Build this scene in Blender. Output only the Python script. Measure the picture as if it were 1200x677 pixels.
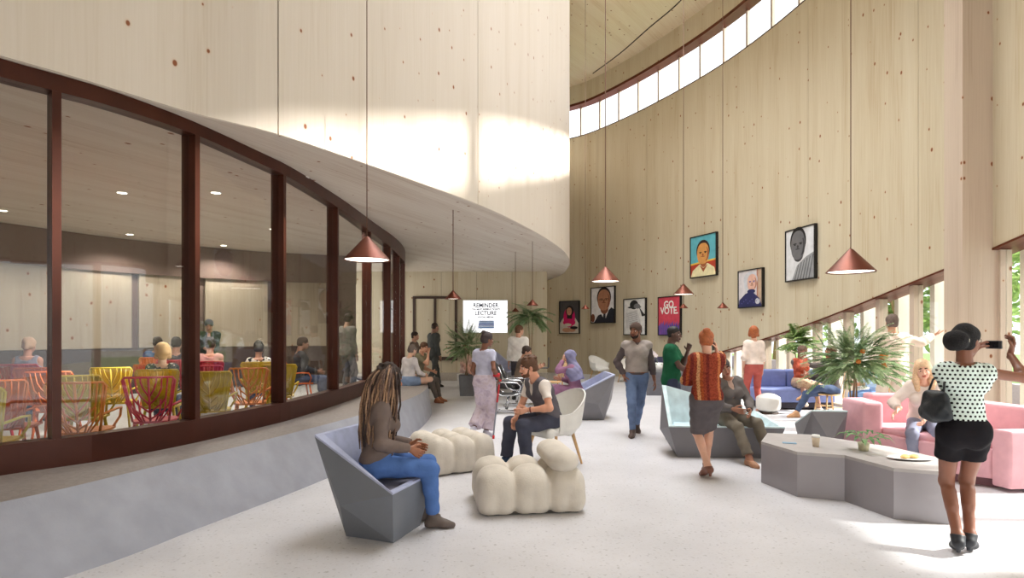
import bpy, bmesh, math, random
import numpy as np
from math import sin, cos, pi, radians, sqrt, atan2, hypot
from mathutils import Vector, Matrix

for _o in list(bpy.data.objects):
    bpy.data.objects.remove(_o)
SC = bpy.context.scene
COL = SC.collection
random.seed(7)

# ------------------------------------------------------------------ camera
F = 700.0            # focal length in pixels of the 1200 x 677 frame
EYE = 1.65           # eye height
HOR = 391.0          # row of the horizon
cam_d = bpy.data.cameras.new('camera')
cam = bpy.data.objects.new('camera', cam_d)
COL.objects.link(cam)
cam.location = (0, 0, EYE)
cam.rotation_euler = (pi/2, 0, 0)
cam_d.sensor_fit = 'HORIZONTAL'
cam_d.sensor_width = 36.0
cam_d.lens = 36.0*F/1200.0
cam_d.shift_y = (HOR-338.5)/1200.0
cam_d.clip_start = 0.05
cam_d.clip_end = 300
SC.camera = cam

# ------------------------------------------------------------------ world, sun, exposure
w = bpy.data.worlds.new('world'); SC.world = w; w.use_nodes = True
bgn = w.node_tree.nodes['Background']
bgn.inputs[0].default_value = (0.93, 0.96, 1.0, 1)
# bright hazy sky, brighter towards the sun's side
_tc = w.node_tree.nodes.new('ShaderNodeTexCoord'); _sx = w.node_tree.nodes.new('ShaderNodeSeparateXYZ'); _mr = w.node_tree.nodes.new('ShaderNodeMapRange')
w.node_tree.links.new(_tc.outputs['Generated'], _sx.inputs[0]); w.node_tree.links.new(_sx.outputs[0], _mr.inputs[0])
_mr.inputs[1].default_value = -1; _mr.inputs[2].default_value = 1; _mr.inputs[3].default_value = 1.1; _mr.inputs[4].default_value = 2.3
w.node_tree.links.new(_mr.outputs[0], bgn.inputs[1])
SKY = bgn
sun_d = bpy.data.lights.new('sun', 'SUN'); sun = bpy.data.objects.new('sun', sun_d); COL.objects.link(sun)
sun_d.energy = 13.0; sun_d.angle = radians(2.5); sun_d.color = (1.0, 0.95, 0.88)
sun.rotation_euler = Vector((-1.0, 0.06, -0.70)).to_track_quat('-Z', 'Y').to_euler()
sun.location = (12, 10, 14)
# added overhead fill for the hall, out of the frame; assumed roof opening, unseen
sk_d = bpy.data.lights.new('overhead_fill', 'AREA'); sk = bpy.data.objects.new('overhead_fill', sk_d); COL.objects.link(sk)
sk_d.shape = 'RECTANGLE'; sk_d.size = 4.0; sk_d.size_y = 12.0; sk_d.energy = 850; sk_d.color = (0.95, 0.97, 1.0); sk_d.spread = radians(105)
sk.location = (2.4, 12.2, 11.9)
# added fill from behind the camera, lifts surfaces that face it; unseen source
fr_d = bpy.data.lights.new('front_fill', 'AREA'); fr = bpy.data.objects.new('front_fill', fr_d); COL.objects.link(fr)
fr_d.shape = 'RECTANGLE'; fr_d.size = 7.0; fr_d.size_y = 4.0; fr_d.energy = 330; fr_d.color = (1.0, 0.98, 0.96)
fr.location = (3.0, -5.2, 2.6); fr.rotation_euler = (radians(90), 0, radians(8))
# added side fill hidden behind the lecture room, brightens back wall and soffit
co_d = bpy.data.lights.new('rear_fill', 'AREA'); co = bpy.data.objects.new('rear_fill', co_d); COL.objects.link(co)
co_d.shape = 'RECTANGLE'; co_d.size = 3.2; co_d.size_y = 3.0; co_d.energy = 150; co_d.color = (1.0, 0.97, 0.93)
co.location = (-6.6, 19.1, 1.9); co.rotation_euler = (0, radians(-90), 0)
SC.view_settings.view_transform = 'Standard'
SC.view_settings.look = 'None'
SC.view_settings.gamma = 1.0
SC.view_settings.use_curve_mapping = False
SC.view_settings.exposure = 0.0
try:
    SC.cycles.max_bounces = 8
    SC.cycles.diffuse_bounces = 5
    SC.cycles.glossy_bounces = 3
    SC.cycles.transparent_max_bounces = 12
    SC.cycles.sample_clamp_indirect = 6
    SC.cycles.use_denoising = True
except Exception:
    pass

def at(px, py, z=0.0):
    """the point of height z seen at a pixel"""
    Y = F*(EYE-z)/(py-HOR)
    return Vector(((px-600)/F*Y, Y, z))
def atY(px, py, Y):
    return Vector(((px-600)/F*Y, Y, EYE+(HOR-py)*Y/F))

# ------------------------------------------------------------------ materials
def srgb(r, g, b):
    f = lambda c: ((c/255)/12.92 if c/255 <= 0.04045 else (((c/255)+0.055)/1.055)**2.4)
    return (f(r), f(g), f(b), 1)
def new_mat(name):
    m = bpy.data.materials.new(name); m.use_nodes = True
    nt = m.node_tree
    return m, nt, nt.nodes['Principled BSDF']
def N(nt, kind, **kw):
    n = nt.nodes.new(kind)
    for k, v in kw.items():
        setattr(n, k, v)
    return n
def L(nt, a, b): nt.links.new(a, b)
def ramp(nt, stops):
    r = nt.nodes.new('ShaderNodeValToRGB'); e = r.color_ramp.elements
    while len(e) < len(stops): e.new(0.5)
    for i, (p, c) in enumerate(stops):
        e[i].position = p; e[i].color = c
    return r
def scl(c, k): return (min(1, c[0]*k), min(1, c[1]*k), min(1, c[2]*k), 1)
_M = {}
def mat(rgb, rough=0.6, metal=0.0, noise=0.08, scale=18.0, bump=0.0, bscale=120.0, spec=0.4, emit=0, sheen=0, key=None):
    """plain procedural material: noise varied colour, optional fine bump"""
    k = (rgb, rough, metal, noise, scale, bump, bscale, spec, emit, sheen)
    if k in _M: return _M[k]
    m, nt, b = new_mat(key or 'material_%d' % len(_M))
    c = srgb(*rgb)
    tc = N(nt, 'ShaderNodeTexCoord')
    ns = N(nt, 'ShaderNodeTexNoise'); ns.inputs['Scale'].default_value = scale; ns.inputs['Detail'].default_value = 4
    L(nt, tc.outputs['Object'], ns.inputs['Vector'])
    r = ramp(nt, [(0.3, scl(c, 1-noise)), (0.7, scl(c, 1+noise))])
    L(nt, ns.outputs['Fac'], r.inputs[0]); L(nt, r.outputs[0], b.inputs['Base Color'])
    b.inputs['Roughness'].default_value = rough; b.inputs['Metallic'].default_value = metal
    b.inputs['Specular IOR Level'].default_value = spec
    if sheen: b.inputs['Sheen Weight'].default_value = sheen
    if bump:
        n2 = N(nt, 'ShaderNodeTexNoise'); n2.inputs['Scale'].default_value = bscale; n2.inputs['Detail'].default_value = 3
        L(nt, tc.outputs['Object'], n2.inputs['Vector'])
        bp = N(nt, 'ShaderNodeBump'); bp.inputs['Strength'].default_value = bump; bp.inputs['Distance'].default_value = 0.01
        L(nt, n2.outputs['Fac'], bp.inputs['Height']); L(nt, bp.outputs[0], b.inputs['Normal'])
    if emit:
        b.inputs['Emission Color'].default_value = c; b.inputs['Emission Strength'].default_value = emit
    _M[k] = m
    return m
def wood_mat(name, base, dark, knot=(128, 74, 40), board=0.16, grain=1.0, knots=1.0, rough=0.55):
    """spruce boards: u (uv, metres) across the boards, v along them"""
    m, nt, b = new_mat(name)
    uv = N(nt, 'ShaderNodeUVMap')
    sp = N(nt, 'ShaderNodeSeparateXYZ'); L(nt, uv.outputs[0], sp.inputs[0])
    def math(op, a, bb=None, clamp=False):
        n = N(nt, 'ShaderNodeMath', operation=op, use_clamp=clamp)
        for i, x in enumerate((a, bb)):
            if x is None: continue
            if isinstance(x, (int, float)): n.inputs[i].default_value = x
            else: L(nt, x, n.inputs[i])
        return n.outputs[0]
    U, V = sp.outputs[0], sp.outputs[1]
    bi = math('FLOOR', math('DIVIDE', U, board))
    wn = N(nt, 'ShaderNodeTexWhiteNoise', noise_dimensions='1D'); L(nt, bi, wn.inputs['W'])
    # grain
    cb = N(nt, 'ShaderNodeCombineXYZ')
    L(nt, math('MULTIPLY', U, 26.0), cb.inputs[0]); L(nt, math('MULTIPLY', V, 0.55), cb.inputs[1]); L(nt, math('MULTIPLY', wn.outputs[0], 40), cb.inputs[2])
    ns = N(nt, 'ShaderNodeTexNoise'); ns.inputs['Scale'].default_value = 1.6; ns.inputs['Detail'].default_value = 5; ns.inputs['Distortion'].default_value = 0.6
    L(nt, cb.outputs[0], ns.inputs['Vector'])
    g = math('MULTIPLY', math('SUBTRACT', ns.outputs['Fac'], 0.5), 1.5*grain)
    t = math('MULTIPLY', math('SUBTRACT', wn.outputs[0], 0.5), 0.42*grain)
    # large soft blotches
    cb2 = N(nt, 'ShaderNodeCombineXYZ'); L(nt, math('MULTIPLY', U, 2.5), cb2.inputs[0]); L(nt, math('MULTIPLY', V, 0.35), cb2.inputs[1])
    n2 = N(nt, 'ShaderNodeTexNoise'); n2.inputs['Scale'].default_value = 1.0; L(nt, cb2.outputs[0], n2.inputs['Vector'])
    t2 = math('MULTIPLY', math('SUBTRACT', n2.outputs['Fac'], 0.5), 0.9*grain)
    f = math('ADD', math('ADD', math('ADD', g, t), t2), 0.42, True)
    r = ramp(nt, [(0.0, srgb(*base)), (0.55, srgb(*[int(a*0.7+c*0.3) for a, c in zip(base, dark)])), (1.0, srgb(*dark))])
    L(nt, f, r.inputs[0])
    # knots
    cb3 = N(nt, 'ShaderNodeCombineXYZ'); L(nt, math('MULTIPLY', U, 2.6), cb3.inputs[0]); L(nt, math('MULTIPLY', V, 1.9), cb3.inputs[1])
    vo = N(nt, 'ShaderNodeTexVoronoi', voronoi_dimensions='2D'); vo.inputs['Scale'].default_value = 1.0; L(nt, cb3.outputs[0], vo.inputs['Vector'])
    sc = N(nt, 'ShaderNodeSeparateColor'); L(nt, vo.outputs['Color'], sc.inputs[0])
    rad = math('MULTIPLY', math('MAXIMUM', math('SUBTRACT', sc.outputs[0], 0.36), 0.0), 0.12*knots)
    nearv = math('SUBTRACT', rad, vo.outputs['Distance'])
    kf = math('MULTIPLY', nearv, 45.0, True)
    halo = math('MULTIPLY', math('MAXIMUM', math('ADD', nearv, 0.035), 0.0), 7.0, True)
    halo = math('MULTIPLY', halo, math('GREATER_THAN', rad, 0.002))
    mx1 = N(nt, 'ShaderNodeMix', data_type='RGBA'); L(nt, math('MULTIPLY', halo, 0.8), mx1.inputs[0]); L(nt, r.outputs[0], mx1.inputs[6]); mx1.inputs[7].default_value = srgb(196, 148, 98)
    mx2 = N(nt, 'ShaderNodeMix', data_type='RGBA'); L(nt, kf, mx2.inputs[0]); L(nt, mx1.outputs[2], mx2.inputs[6]); mx2.inputs[7].default_value = srgb(*knot)
    L(nt, mx2.outputs[2], b.inputs['Base Color'])
    b.inputs['Roughness'].default_value = rough
    b.inputs['Specular IOR Level'].default_value = 0.3
    bp = N(nt, 'ShaderNodeBump'); bp.inputs['Strength'].default_value = 0.12; bp.inputs['Distance'].default_value = 0.004
    L(nt, ns.outputs['Fac'], bp.inputs['Height']); L(nt, bp.outputs[0], b.inputs['Normal'])
    return m
def glass_mat(name, tint=(0.93, 0.95, 0.95, 1), gloss=0.16):
    m, nt, b = new_mat(name)
    nt.nodes.remove(b)
    tr = N(nt, 'ShaderNodeBsdfTransparent'); tr.inputs[0].default_value = tint
    gl = N(nt, 'ShaderNodeBsdfGlossy'); gl.inputs[0].default_value = (1, 1, 1, 1); gl.inputs['Roughness'].default_value = 0.015
    lw = N(nt, 'ShaderNodeLayerWeight'); lw.inputs[0].default_value = 0.5
    pw = N(nt, 'ShaderNodeMath', operation='POWER'); L(nt, lw.outputs['Facing'], pw.inputs[0]); pw.inputs[1].default_value = 5.0
    ml = N(nt, 'ShaderNodeMath', operation='MULTIPLY'); L(nt, pw.outputs[0], ml.inputs[0]); ml.inputs[1].default_value = 0.45
    mm = N(nt, 'ShaderNodeMath', operation='ADD', use_clamp=True); L(nt, ml.outputs[0], mm.inputs[0]); mm.inputs[1].default_value = gloss
    mx = N(nt, 'ShaderNodeMixShader'); L(nt, mm.outputs[0], mx.inputs[0]); L(nt, tr.outputs[0], mx.inputs[1]); L(nt, gl.outputs[0], mx.inputs[2])
    L(nt, mx.outputs[0], nt.nodes['Material Output'].inputs[0])
    return m

# ------------------------------------------------------------------ scene helpers
def link(name, me, mats=None, parent=None, loc=None, rotz=0.0, smooth=False):
    o = bpy.data.objects.new(name, me); COL.objects.link(o)
    if mats is not None:
        for m in (mats if isinstance(mats, (list, tuple)) else [mats]): me.materials.append(m)
    if parent is not None: o.parent = parent
    if loc is not None: o.location = loc
    if rotz: o.rotation_euler = (0, 0, rotz)
    if smooth: me.polygons.foreach_set('use_smooth', [True]*len(me.polygons))
    return o
def obj(name, bm, mats, parent=None, loc=None, rotz=0.0, smooth=False, flat_angle=None):
    bmesh.ops.recalc_face_normals(bm, faces=bm.faces)
    me = bpy.data.meshes.new(name); bm.to_mesh(me); bm.free()
    o = link(name, me, mats, parent, loc, rotz, smooth)
    if flat_angle: 
        try: me.set_sharp_from_angle(angle=radians(flat_angle))
        except Exception: pass
    return o
def raw(name, verts, faces, mats, parent=None, loc=None, rotz=0.0, smooth=True, mi=None):
    me = bpy.data.meshes.new(name); me.from_pydata([tuple(v) for v in verts], [], [tuple(f) for f in faces]); me.update()
    o = link(name, me, mats, parent, loc, rotz, smooth)
    if mi is not None: me.polygons.foreach_set('material_index', mi)
    return o
def tag(o, label, cat, group=None, kind=None):
    o['label'] = label; o['category'] = cat
    if group: o['group'] = group
    if kind: o['kind'] = kind
    return o
def struct(o): o['kind'] = 'structure'; return o
def thing(name, label, cat, loc=(0, 0, 0), rotz=0.0, group=None):
    o = bpy.data.objects.new(name, None); COL.objects.link(o); o.empty_display_size = 0.1
    o.location = loc; o.rotation_euler = (0, 0, rotz)
    return tag(o, label, cat, group)
def dup(root, loc, rotz=0.0, label=None, scale=None):
    def cp(o, par):
        c = o.copy(); COL.objects.link(c)
        if par is not None: c.parent = par
        for ch in list(o.children): cp(ch, c)
        return c
    r = cp(root, None); r.location = loc; r.rotation_euler = (0, 0, rotz)
    if label: r['label'] = label
    if scale: r.scale = (scale,)*3
    return r
def bx(bm, x0, y0, z0, x1, y1, z1, M4=None, mi=0, bevel=0):
    ps = [(x0, y0, z0), (x1, y0, z0), (x1, y1, z0), (x0, y1, z0), (x0, y0, z1), (x1, y0, z1), (x1, y1, z1), (x0, y1, z1)]
    vs = [bm.verts.new((M4 @ Vector(p)) if M4 else p) for p in ps]
    fs = [bm.faces.new([vs[i] for i in q]) for q in ((0, 3, 2, 1), (4, 5, 6, 7), (0, 1, 5, 4), (1, 2, 6, 5), (2, 3, 7, 6), (3, 0, 4, 7))]
    for f in fs: f.material_index = mi
    if bevel:
        es = list({e for f in fs for e in f.edges})
        r = bmesh.ops.bevel(bm, geom=es, offset=bevel, segments=2, affect='EDGES', profile=0.5)
        for f in r['faces']: f.material_index = mi
    return fs
def tube(bm, pts, r, n=8, cap=True, mi=0, closed=False):
    pts = [Vector(p) for p in pts]; k = len(pts)
    rs = r if isinstance(r, (list, tuple)) else [r]*k
    rings = []; up = None
    for i, p in enumerate(pts):
        if closed: t = pts[(i+1) % k]-pts[i-1]
        else: t = pts[min(i+1, k-1)]-pts[max(i-1, 0)]
        t.normalize()
        if up is None: up = Vector((0, 0, 1)) if abs(t.z) < 0.9 else Vector((1, 0, 0))
        a = t.cross(up)
        if a.length < 1e-4: a = t.orthogonal()
        a.normalize(); b = a.cross(t).normalized(); up = b
        rings.append([bm.verts.new(p+(a*cos(2*pi*j/n)+b*sin(2*pi*j/n))*rs[i]) for j in range(n)])
    for i in range(k if closed else k-1):
        A = rings[i]; B = rings[(i+1) % k]
        for j in range(n):
            f = bm.faces.new((A[j], A[(j+1) % n], B[(j+1) % n], B[j])); f.material_index = mi; f.smooth = True
    if cap and not closed:
        f = bm.faces.new(rings[0][::-1]); f.material_index = mi; f = bm.faces.new(rings[-1]); f.material_index = mi
def lathe(bm, prof, n=32, c=(0, 0, 0), mi=0, closed=False):
    rings = []
    for r, z in prof:
        if r < 1e-5: rings.append([bm.verts.new((c[0], c[1], c[2]+z))])
        else: rings.append([bm.verts.new((c[0]+r*cos(2*pi*j/n), c[1]+r*sin(2*pi*j/n), c[2]+z)) for j in range(n)])
    for i in range(len(rings)-1):
        A, B = rings[i], rings[i+1]
        for j in range(n):
            k = (j+1) % n
            if len(A) == 1 and len(B) == 1: continue
            if len(A) == 1: f = bm.faces.new((A[0], B[j], B[k]))
            elif len(B) == 1: f = bm.faces.new((A[j], A[k], B[0]))
            else: f = bm.faces.new((A[j], A[k], B[k], B[j]))
            f.material_index = mi; f.smooth = True
def prism(bm, poly, z0, z1, mi=0):
    lo = [bm.verts.new((p[0], p[1], z0)) for p in poly]; hi = [bm.verts.new((p[0], p[1], z1)) for p in poly]
    n = len(poly)
    fs = [bm.faces.new(lo[::-1]), bm.faces.new(hi)]+[bm.faces.new((lo[i], lo[(i+1) % n], hi[(i+1) % n], hi[i])) for i in range(n)]
    for f in fs: f.material_index = mi
    return fs
def rot(a, b, c=0): return Matrix.Rotation(c, 4, 'Z') @ Matrix.Rotation(b, 4, 'Y') @ Matrix.Rotation(a, 4, 'X')
def spline(pts, per=12):
    """Catmull-Rom through points"""
    P = [np.array(p, float) for p in pts]; P = [2*P[0]-P[1]]+P+[2*P[-1]-P[-2]]; out = []
    for i in range(1, len(P)-2):
        for k in range(per):
            t = k/per; a, b, c, d = P[i-1], P[i], P[i+1], P[i+2]
            out.append(0.5*((2*b)+(c-a)*t+(2*a-5*b+4*c-d)*t*t+(3*b-a-3*c+d)*t**3))
    out.append(P[-2]); return np.array(out)
class Path:
    """a plan curve with arc length"""
    def __init__(s, pts, per=12):
        s.p = spline(pts, per); d = np.diff(s.p, axis=0); s.l = np.concatenate([[0], np.cumsum(np.hypot(d[:, 0], d[:, 1]))]); s.L = s.l[-1]
    def pt(s, u): return Vector((np.interp(u, s.l, s.p[:, 0]), np.interp(u, s.l, s.p[:, 1])))
    def tan(s, u):
        e = 0.05; a = s.pt(max(0, u-e)); b = s.pt(min(s.L, u+e)); return (b-a).normalized()
    def nor(s, u): t = s.tan(u); return Vector((t.y, -t.x))      # to the right of travel
    def at_px(s, px, lo=0, hi=None):
        us = np.linspace(lo, s.L if hi is None else hi, 1500); best = None
        for a, b in zip(us[:-1], us[1:]):
            A, B = s.pt(a), s.pt(b); fa = A.x-(px-600)/F*A.y; fb = B.x-(px-600)/F*B.y
            if fa*fb <= 0: return a+(b-a)*(fa/(fa-fb) if fa != fb else 0)
        return None
def wall_strip(bm, path, u0, u1, zlo, zhi, off0, off1, step=0.25, mi=0, uvoff=0.0):
    """a slab following the path between two offsets; zlo, zhi numbers or functions of u"""
    uvl = bm.loops.layers.uv.verify()
    n = max(1, int(math.ceil((u1-u0)/step)))
    g = lambda f, u: f(u) if callable(f) else f
    sec = []
    for i in range(n+1):
        u = u0+(u1-u0)*i/n; p = path.pt(u); q = path.nor(u); a = p+q*off0; b = p+q*off1
        lo, hi = g(zlo, u), g(zhi, u)
        sec.append((u, [bm.verts.new((a.x, a.y, lo)), bm.verts.new((a.x, a.y, hi)), bm.verts.new((b.x, b.y, hi)), bm.verts.new((b.x, b.y, lo))]))
    def face(vs, uvs):
        f = bm.faces.new(vs); f.material_index = mi
        for l, t in zip(f.loops, uvs): l[uvl].uv = t
        return f
    w = abs(off1-off0)
    for (ua, A), (ub, B) in zip(sec[:-1], sec[1:]):
        for j in range(4):
            k = (j+1) % 4
            oa = {0: 0, 1: 0, 2: w, 3: w}[j] if j in (1, 3) else 0; ob = oa
            if j in (0, 2): uv = [(ua+uvoff, A[j].co.z), (ub+uvoff, B[j].co.z), (ub+uvoff, B[k].co.z), (ua+uvoff, A[k].co.z)]
            else: uv = [(A[j].co.x+A[j].co.y, ua), (B[j].co.x+B[j].co.y, ub), (B[k].co.x+B[k].co.y+.1, ub), (A[k].co.x+A[k].co.y+.1, ua)]
            face((A[j], B[j], B[k], A[k]), uv)
    for (u, S) in (sec[0], sec[-1]):
        face(S, [(u+uvoff, S[0].co.z), (u+uvoff, S[1].co.z), (u+uvoff+w, S[2].co.z), (u+uvoff+w, S[3].co.z)])
def uv_xy(bm, ang=0.0):
    uvl = bm.loops.layers.uv.verify(); c, s_ = cos(ang), sin(ang)
    for f in bm.faces:
        for l in f.loops:
            x, y, z = l.vert.co
            if abs(f.normal.z) < 0.4: l[uvl].uv = (x*.7+y*.7, z)
            else: l[uvl].uv = (x*c+y*s_, -x*s_+y*c)
# ================================================================== THE BUILDING
M_WALL = wood_mat('spruce_wall', (206, 196, 172), (184, 166, 135), board=0.22)
M_DRUM = wood_mat('spruce_drum', (208, 198, 186), (192, 178, 160), board=0.24, grain=0.8, knots=0.9)
M_SOFF = wood_mat('spruce_soffit', (222, 214, 202), (196, 180, 164), board=0.18, grain=1.1)
M_ROOF = wood_mat('spruce_ceiling', (234, 222, 196), (212, 190, 154), board=0.18, grain=0.9)
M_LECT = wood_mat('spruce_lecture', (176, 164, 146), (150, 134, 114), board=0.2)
M_GLU = wood_mat('glulam', (198, 182, 164), (176, 156, 138), board=0.05, grain=0.9)
M_FIN = wood_mat('pale_fin', (246, 240, 230), (228, 214, 196), board=0.12, grain=0.5)
M_GAP = mat((40, 30, 24), 0.9)
M_COP = mat((106, 54, 36), 0.42, 0.6, 0.12, 6, spec=0.5, key='copper')
M_FRAME = mat((70, 32, 19), 0.36, 0.45, 0.15, 3, spec=0.5, key='bronze_red')
M_GLASS = glass_mat('clear_glass', gloss=0.03)
M_GLASS2 = glass_mat('curved_glass', (0.93, 0.94, 0.94, 1), gloss=0.035)
M_CLER = glass_mat('clerestory_glass', (0.98, 0.98, 0.98, 1), gloss=0.0)
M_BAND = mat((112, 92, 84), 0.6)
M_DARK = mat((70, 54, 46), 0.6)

# ---- floor: pale terrazzo
mf, nt, b = new_mat('pale_terrazzo')
tc = N(nt, 'ShaderNodeTexCoord')
n1 = N(nt, 'ShaderNodeTexNoise'); n1.inputs['Scale'].default_value = 1.3; n1.inputs['Detail'].default_value = 6; L(nt, tc.outputs['Object'], n1.inputs['Vector'])
r1 = ramp(nt, [(0.3, srgb(200, 199, 202)), (0.7, srgb(214, 213, 217))]); L(nt, n1.outputs['Fac'], r1.inputs[0])
n2 = N(nt, 'ShaderNodeTexNoise'); n2.inputs['Scale'].default_value = 26; n2.inputs['Detail'].default_value = 6; L(nt, tc.outputs['Object'], n2.inputs['Vector'])
r2 = ramp(nt, [(0.30, (0.55, 0.53, 0.50, 1)), (0.40, (0.97, 0.97, 0.97, 1)), (0.5, (1, 1, 1, 1)), (0.75, (0.9, 0.88, 0.86, 1))]); L(nt, n2.outputs['Fac'], r2.inputs[0])
mx = N(nt, 'ShaderNodeMix', data_type='RGBA', blend_type='MULTIPLY'); mx.inputs[0].default_value = 0.75
L(nt, r1.outputs[0], mx.inputs[6]); L(nt, r2.outputs[0], mx.inputs[7]); L(nt, mx.outputs[2], b.inputs['Base Color'])
b.inputs['Roughness'].default_value = 0.36; b.inputs['Specular IOR Level'].default_value = 0.4
M_FLOOR = mf
bm = bmesh.new(); bx(bm, -16, -6, -0.3, 8.6, 27, 0.0); struct(obj('floor', bm, M_FLOOR))

# ---- right wall, curved, with a stepped window below and a clerestory above
WR = Path([(0.2, 25.9), (1.4, 25.6), (2.5, 25.0), (3.44, 24.0), (4.88, 21.6), (6.37, 18.2), (7.2, 14.6), (7.45, 10.96), (7.5, 9.3), (7.42, 6.0), (7.0, 2.0), (6.2, -2.5), (5.0, -6.0)], 14)
def WU(px): return WR.at_px(px)
SILL_Z, HEAD_Z, CEIL_Z = 9.83, 11.22, 12.0
u850, u1123 = WU(848), WU(1123)
uend = WR.L
def diag(u):
    """upper edge of the stair-side glazing"""
    k = (2.84-1.14)/(u1123-u850)
    return 1.14+(u-u850)*k
u_zero = u850-1.14/((2.84-1.14)/(u1123-u850))
TH = 0.34
u_st = WU(826)
def win_top(u): return 0.0 if u <= u_st else min(3.4, max(0.0, diag(u)))
# wall panels; the joints sit at the photograph's panel joints
joints = [0.0]+[WU(p) for p in (672, 700, 758, 800, 845, 947, 1076, 1123)]+[uend-13.4, uend-10.6, uend-8, uend-5.2, uend-2.6, uend]
joints = sorted(joints)
bm = bmesh.new()
for a, c in zip(joints[:-1], joints[1:]):
    for a2, c2 in ([(a+0.006, u_st), (u_st+1e-4, c-0.006)] if a < u_st < c else [(a+0.006, c-0.006)]):
        wall_strip(bm, WR, a2, c2, win_top, SILL_Z, 0, -TH, mi=0)
wall_strip(bm, WR, 0, u_st, 0, SILL_Z-0.02, -0.03, -TH+0.03, mi=1)
wall_strip(bm, WR, u_st+1e-4, uend, lambda u: win_top(u)+0.02, SILL_Z-0.02, -0.03, -TH+0.03, mi=1)
wall_strip(bm, WR, 0, uend, HEAD_Z, CEIL_Z, 0, -TH, mi=0)
struct(obj('wall_right', bm, [M_WALL, M_GAP]))
# copper lining of the sloped window head
bm = bmesh.new()
wall_strip(bm, WR, u_st+.001, uend, lambda u: max(0.0, win_top(u)-0.035), win_top, 0.012, -TH-0.12)
struct(obj('trim_1', bm, M_COP))
bm = bmesh.new()
wall_strip(bm, WR, 0.6, uend, HEAD_Z-0.07, HEAD_Z+0.03, 0.012, -TH-0.05)
struct(obj('trim_2', bm, M_COP))
bm = bmesh.new()
wall_strip(bm, WR, 0.6, uend, SILL_Z-0.01, SILL_Z+0.025, 0.006, -TH-0.05)
struct(obj('trim_3', bm, M_DARK))
# clerestory windows
cl_px = [672.5, 693, 714.7, 737, 760, 784, 808, 834.7, 861, 889, 920, 955, 995]
cu = [WU(p+3) for p in cl_px]
cu = [c for c in cu if c]
step = cu[-1]-cu[-2]
while cu[-1]+1.0 < uend-0.3: cu.append(cu[-1]+1.0)
bm = bmesh.new()
for u in cu: wall_strip(bm, WR, u-0.035, u+0.035, SILL_Z, HEAD_Z, -TH+0.02, -TH-0.08)
wf = struct(obj('window_1', bm, M_GLU))
bm = bmesh.new(); wall_strip(bm, WR, cu[0], cu[-1], SILL_Z+0.02, HEAD_Z-0.05, -TH-0.02, -TH-0.035); obj('pane', bm, M_CLER, wf)
# stair-side window: mullions, rail, panes
mull_px = [828, 846, 868, 893, 920, 950.5, 986, 1023.7, 1063.5, 1110]
mu = [WU(p) for p in mull_px]
mu += [mu[-1]+.95, mu[-1]+2.4, mu[-1]+3.95, mu[-1]+5.15]
mu += [mu[-1]+1.3*i for i in range(1, 9)]; mu = [u for u in mu if u < uend-0.2]
bm = bmesh.new()
for u in mu: wall_strip(bm, WR, u-0.06, u+0.06, 0.0, win_top(u)-0.03, -0.08, -0.26, step=0.2)
wall_strip(bm, WR, u_st+.001, uend, 0.0, 0.06, -0.1, -0.24)
struct_w2 = struct(obj('window_2', bm, M_GLU))
bm = bmesh.new()
for a, c in zip(mu[:-1], mu[1:]): wall_strip(bm, WR, a+0.06, c-0.06, 0.06, lambda u: win_top(u)-0.035, -0.16, -0.172, step=0.3)
obj('pane', bm, M_GLASS, struct_w2)

# ---- glulam column at the right
bm = bmesh.new(); bx(bm, -0.28, -0.2, 0, 0.28, 0.2, CEIL_Z)
uvl = bm.loops.layers.uv.verify()
for f in bm.faces:
    for l in f.loops: l[uvl].uv = (l.vert.co.x+l.vert.co.y, l.vert.co.z)
col_o = obj('column', bm, M_GLU, loc=(7.31, 9.52, 0)); tag(col_o, 'tall pale laminated timber column against the curved wall behind the photographer', 'column')

# ---- roof
bm = bmesh.new()
DR = Path([(-12.5, -4.5), (-8.6, -0.2), (-5.75, 2.85), (-4.05, 4.72), (-3.2, 5.92), (-2.58, 6.58), (-1.88, 7.74), (-1.26, 8.85), (-0.55, 10.2), (0.127, 11.85), (0.86, 14.0), (1.42, 16.1), (1.72, 17.9), (1.86, 19.7), (1.86, 22.0), (1.62, 23.9), (1.2, 25.3)], 14)
rp = [(q[0], q[1]) for q in WR.p]
poly = [(-16, -6.3)]+[(x+0.1, y) for x, y in reversed(rp)]+[(-16, 27)]
prism(bm, poly, CEIL_Z, CEIL_Z+0.3)
bm.normal_update()
bmesh.ops.triangulate(bm, faces=[f for f in bm.faces if len(f.verts) > 4]); uv_xy(bm, radians(-38))
struct(obj('ceiling', bm, M_ROOF))
# curved shadow joint in the ceiling
bm = bmesh.new()
pts = [atY(694.7, 86, 1), atY(727, 62, 1), atY(760, 33, 1), atY(798, 0, 1), atY(830, -45, 1)]
pp = []
for q in pts:
    d = q-Vector((0, 0, EYE)); k = (CEIL_Z-EYE)/d.z; pp.append((d.x*k, d.y*k))
P3 = Path(pp, 8); wall_strip(bm, P3, 0, P3.L, CEIL_Z-0.012, CEIL_Z+0.05, 0.02, -0.02)
struct(obj('trim_4', bm, M_GAP))

# ---- wall behind the camera
BW = Path([(5.0, -6.0), (0, -6.4), (-8, -6.4), (-15.9, -6.2), (-16, -2), (-16, 12), (-16, 22)], 2)
bm = bmesh.new(); wall_strip(bm, BW, 0, BW.L, 0, CEIL_Z, 0, 0.2, step=2); struct(obj('wall_front', bm, M_WALL))

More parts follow.
